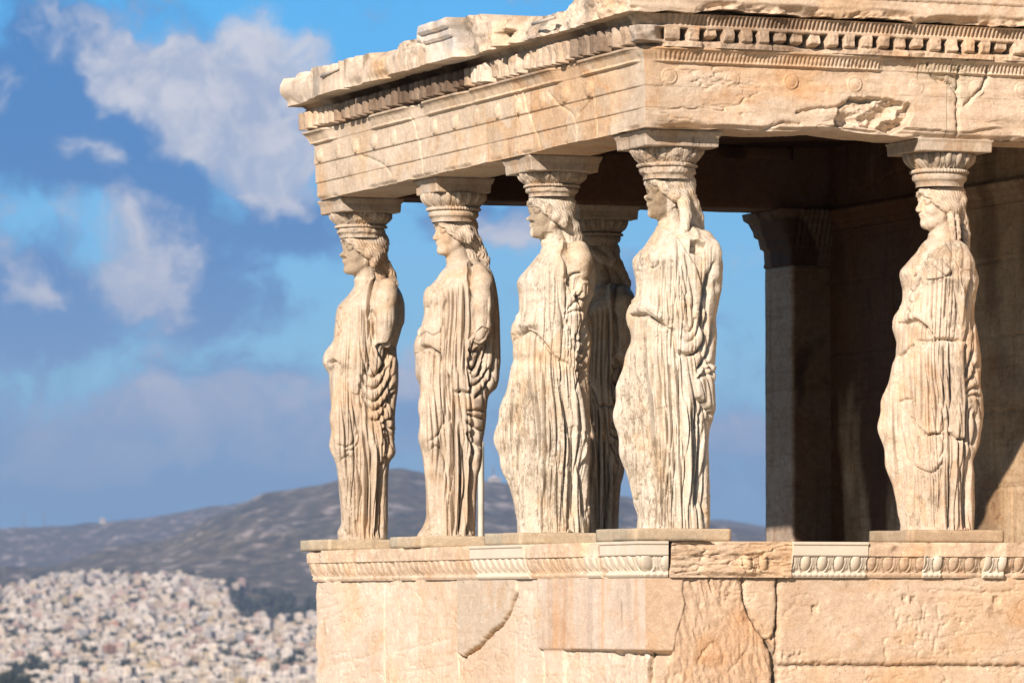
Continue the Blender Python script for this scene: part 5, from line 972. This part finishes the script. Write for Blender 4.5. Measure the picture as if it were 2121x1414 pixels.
for d in np.arange(2500,5650,17.):
    for X in np.arange(bear(-70),bear(690),7.6/d):
        dd=d+rng.uniform(-15,15);XX=X+rng.uniform(-5,5)/d
        cand.append((XX,dd))
for d in np.arange(2650,5650,30.):
    for X in np.concatenate([np.arange(-.30,bear(-75),16./d),np.arange(bear(700),.25,16./d)]): cand.append((X+rng.uniform(-6,6)/d,d+rng.uniform(-18,18)))
cand=np.array(cand);cz_=land_z(cand[:,0],cand[:,1]);cpx=cand[:,0]*FPX+1060.5;cpy=1254-(cz_-CAM[2])/cand[:,1]*FPX
dens=fbm(P3(cand[:,0]*cand[:,1]*.006,cand[:,1]*.004,0*cpx),1.,3,231)
wedge=(cpx<700)&(cpx>430+.9*(cpy-1215))&(cpy<1292)&(cpx>470)&(cpy>1222)
ok=(cpy>np.interp(cpx,TX,TY)+4)&(dens>-.30+.6*wedge)&(rng.rand(len(cpx))<.80)
cand=cand[ok];cz_=cz_[ok];inf=(cand[:,0]>bear(-12))&(cand[:,0]<bear(655));order=np.argsort(cand[:,1]+20000*(~inf));cand=cand[order];cz_=cz_[order]
names=list(HC);pw=np.array([.50,.24,.10,.08,.04,.03,.01]);ci=rng.choice(len(names),len(cand),p=pw);sh=rng.choice(6,len(cand),p=[.27,.22,.14,.14,.15,.08]);ro=rng.choice([0,.5*math.pi],len(cand))+rng.uniform(-.5,.5,len(cand));scl=rng.uniform(.38,.60,len(cand))
LB={'white':'small whitewashed flat roofed apartment house on the far city slope','cream':'small cream flat roofed apartment house on the far city slope','sand':'small sand coloured flat roofed house on the far city slope','pink':'small pinkish flat roofed house on the far city slope','grey':'small bare grey concrete house on the far city slope','yellow':'small yellow walled house on the far city slope','terracotta':'small brick red house on the far city slope'}
SV={};first={}
for j,((X,d),z) in enumerate(zip(cand,cz_)):
    c=names[ci[j]];me,Vh,Fh,MI=hmesh(c,sh[j]);p=wpos(X,d,z)
    if j<300:
        o=bpy.data.objects.new('apartment_house',me);COL.objects.link(o);o.location=p;o.rotation_euler=(0,0,ro[j]-AL);o.scale=(scl[j],)*3
        tag(o,LB[c],'house',c+' houses on the far city slope')
    else:
        a=ro[j]-AL;rm=np.array([[math.cos(a),-math.sin(a),0],[math.sin(a),math.cos(a),0],[0,0,1]]);V=(Vh*scl[j])@rm.T+p
        SV.setdefault(c,[]).append((V,Fh,MI))
V=[];F=[];MI=[];off=0
for i,c in enumerate(names):
    for v,f,mi in SV.get(c,[]): V.append(v);F.append(f+off);MI.append(np.where(mi==0,i,len(names)));off+=len(v)
o=mesh_obj('city_houses',np.concatenate(V),np.concatenate(F),[HM[c] for c in names]+[MW],smooth=False);o.data.polygons.foreach_set('material_index',np.concatenate(MI).astype(np.int32));o.data.update()
tag(o,'dense mass of pale houses filling the distant city slope','houses',kind='stuff')
print('houses',len(cand))
# trees between the houses: one scatter of small crowns built from leaf clumps
def leafcrown(n,rx,rz,seed,ls):
    r=np.random.RandomState(seed);u=r.normal(size=(n,3));u/=np.linalg.norm(u,axis=1,keepdims=True);q=u*(r.rand(n,1)**.45)*[rx,rx,rz]
    q*=1+.45*fbm(u+seed,1.6,3,seed)[:,None];q[:,2]+=rz*1.15
    a=r.normal(size=(n,3));a/=np.linalg.norm(a,axis=1,keepdims=True);b=np.cross(a,r.normal(size=(n,3)));b/=np.linalg.norm(b,axis=1,keepdims=True);s=ls*r.uniform(.6,1.3,(n,1))
    V=np.stack([q-a*s,q+b*s*.6,q+a*s,q-b*s*.6],1).reshape(-1,3);return V,np.arange(4*n).reshape(-1,4)
M_LEAF=plain('dark_foliage',(.045,.062,.04),.8,.4,.6);M_BARK=plain('bark',(.10,.075,.05),.9)
cv=[leafcrown(90,4.,3.2,s,1.5) for s in range(4)]
TV=[];TQ=[];off=0
tc_=[]
for i in range(9000):
    d=rng.uniform(2650,5900);X=rng.uniform(bear(-70),bear(690));z=land_z(np.array(X),np.array(d));px_=X*FPX+1060.5;py_=1254-(z-CAM[2])/d*FPX
    g_=fbm(P3(X*d*.006,d*.004,0.)[None],1.,3,231)[0]
    if py_<np.interp(px_,TX,TY)-8 or (g_>-.26 and rng.rand()>.10) or (d<2900 and rng.rand()>.3): continue
    v,q=cv[i%4];s=rng.uniform(.7,1.5);TV.append(v*s+wpos(X,d,z-1.));TQ.append(q+off);off+=len(v)
tag(mesh_obj('city_trees',np.concatenate(TV),np.concatenate(TQ),M_LEAF,smooth=False),'dark green trees growing between the distant houses','trees',kind='stuff')
def tree(px,py_top,d,h,rx,seed,label):
    X=bear(px);zt=CAM[2]+elev(py_top)*d;z0=zt-h
    root=empty('tree',tuple(wpos(X,d,z0)));tag(root,label,'tree','trees in front of the city')
    v,q=leafcrown(900,rx,h*.40,seed,.9);v[:,2]+=h*.12;mesh_obj('crown',v,q,M_LEAF,root,smooth=False)
    tt=np.linspace(0,2*math.pi,9)[:-1];V=np.concatenate([np.stack([rr_*np.cos(tt)+bx,rr_*np.sin(tt),0*tt+zz_],1) for rr_,zz_,bx in ((.5,-9.,0),(.42,h*.2,.1),(.25,h*.5,-.2),(.08,h*.85,.1))])
    Q=np.concatenate([np.stack([np.arange(8)+8*k,(np.arange(8)+1)%8+8*k,(np.arange(8)+1)%8+8*k+8,np.arange(8)+8*k+8],1) for k in range(3)]);mesh_obj('trunk',V,Q,M_BARK,root)
tree(14,1388,2300,13,5.2,3,'dark bushy tree at the lower left edge in front of the city')
tree(46,1394,2320,11,4.4,5,'smaller dark round tree just right of the tree at the lower left edge')
# hilltop buildings and masts
def mast(px,py,d,h,label):
    X=bear(px);z=CAM[2]+elev(py)*d;root=empty('radio_mast',tuple(wpos(X,d,z)));tag(root,label,'mast')
    m=M_MAST
    V=[];Q=[]
    def bar(p,q,r):
        o=len(V);p=np.array(p,float);q=np.array(q,float)
        for e in (p,q):
            for a,b in ((-r,-r),(r,-r),(r,r),(-r,r)): V.append((e[0]+a,e[1]+b,e[2]))
        for k in range(4): Q.append([o+k,o+(k+1)%4,o+4+(k+1)%4,o+4+k])
    for a,b in ((-1,-1),(1,-1),(1,1),(-1,1)): bar((a*1.6,b*1.6,-12),(a*.3,b*.3,h),.16)
    for k in range(7):
        f=k/7;g_=(k+1)/7;ra=1.6-1.3*f;rb=1.6-1.3*g_;bar((-ra,-ra,h*f),(rb,-rb,h*g_),.09);bar((ra,-ra,h*f),(-rb,-rb,h*g_),.09);bar((-ra,ra,h*f),(-rb,-rb,h*g_),.16)
    mesh_obj('lattice',V,Q,m,root,smooth=False)
    mesh_obj('antenna',*(lambda v,q:(v,q))([(-.2,-.2,h),(.2,-.2,h),(.2,.2,h),(-.2,.2,h),(-.1,-.1,h+8),(.1,-.1,h+8),(.1,.1,h+8),(-.1,.1,h+8)],[[0,1,5,4],[1,2,6,5],[2,3,7,6],[3,0,4,7]]),m,root,smooth=False)
M_MAST=plain('mast_paint',(.30,.22,.22),.6)
mast(1022,1001,7550,24,'thin radio mast above the white hilltop building between the statues')
mast(50,1086,10950,20,'thin radio mast at the left end of the far ridge')
mast(92,1080,10950,18,'thin radio mast on the far ridge, second from the left edge')
def hilltop(px,py,d,w,hg,label):
    X=bear(px);z=CAM[2]+elev(py)*d;root=empty('hilltop_building',tuple(wpos(X,d,z)));root.rotation_euler=(0,0,-AL+.2);tag(root,label,'building')
    me,V,F,MI=hmesh('white',3);s=np.array([w/16,w/14,hg/11])
    mesh_obj('hall',V*s,F,[HM['white'],MW],root,smooth=False).data.polygons.foreach_set('material_index',MI)
    t=np.linspace(0,2*math.pi,13)[:-1];ph=[0,.4,.8,1.2,1.5];V=np.concatenate([np.stack([w*.22*math.cos(p)*np.cos(t),w*.22*math.cos(p)*np.sin(t),0*t+hg+w*.22*math.sin(p)],1) for p in ph])
    Q=np.concatenate([np.stack([np.arange(12)+12*k,(np.arange(12)+1)%12+12*k,(np.arange(12)+1)%12+12*k+12,np.arange(12)+12*k+12],1) for k in range(4)]);mesh_obj('dome',V,Q,HM['white'],root)
hilltop(1024,1001,7520,16,8,'low white building on the hill crest between the second and third statues')
hilltop(213,1081,10700,12,7,'tiny white domed building on the far ridge at left')
hilltop(418,1153,7000,11,6,'lone white house halfway up the front hill')
# ------------------------------------------------------------------ air between here and the hills
if HAZE:
    hz=wpos(np.array([-.25,.25,.25,-.25]),np.array([-3000.,-3000.,14500.,14500.]),0)
    c0=wpos(np.array([0.]),np.array([6000.]),0)[0]
    fwv=FH;rtv=RT
    def hp(a,b,z): q=np.array([CAM[0],CAM[1],0])+fwv*a+rtv*b;return (q[0],q[1],z)
    zb,ztp=-90.,310.
    zb=float(min(gz.min(),-83))-1.5
    V=[hp(a,b,z) for z in (zb,ztp) for a,b in ((-13500,-13500),(-13500,13500),(13500,13500),(13500,-13500))]
    F=[[0,3,2,1],[4,5,6,7],[0,1,5,4],[1,2,6,5],[2,3,7,6],[3,0,4,7]]
    m=bpy.data.materials.new('haze_air');m.use_nodes=True;m.node_tree.nodes.clear();N=NT(m.node_tree)
    pv=N.n('ShaderNodeVolumePrincipled',ins={'Color':(.50,.65,.97,1),'Density':HAZE,'Anisotropy':.0})
    N.t.links.new(pv.outputs[0],N.n('ShaderNodeOutputMaterial').inputs['Volume'])
    tag(mesh_obj('haze',V,F,m,smooth=False),'pale bluish air between the temple and the hills','haze',kind='stuff')
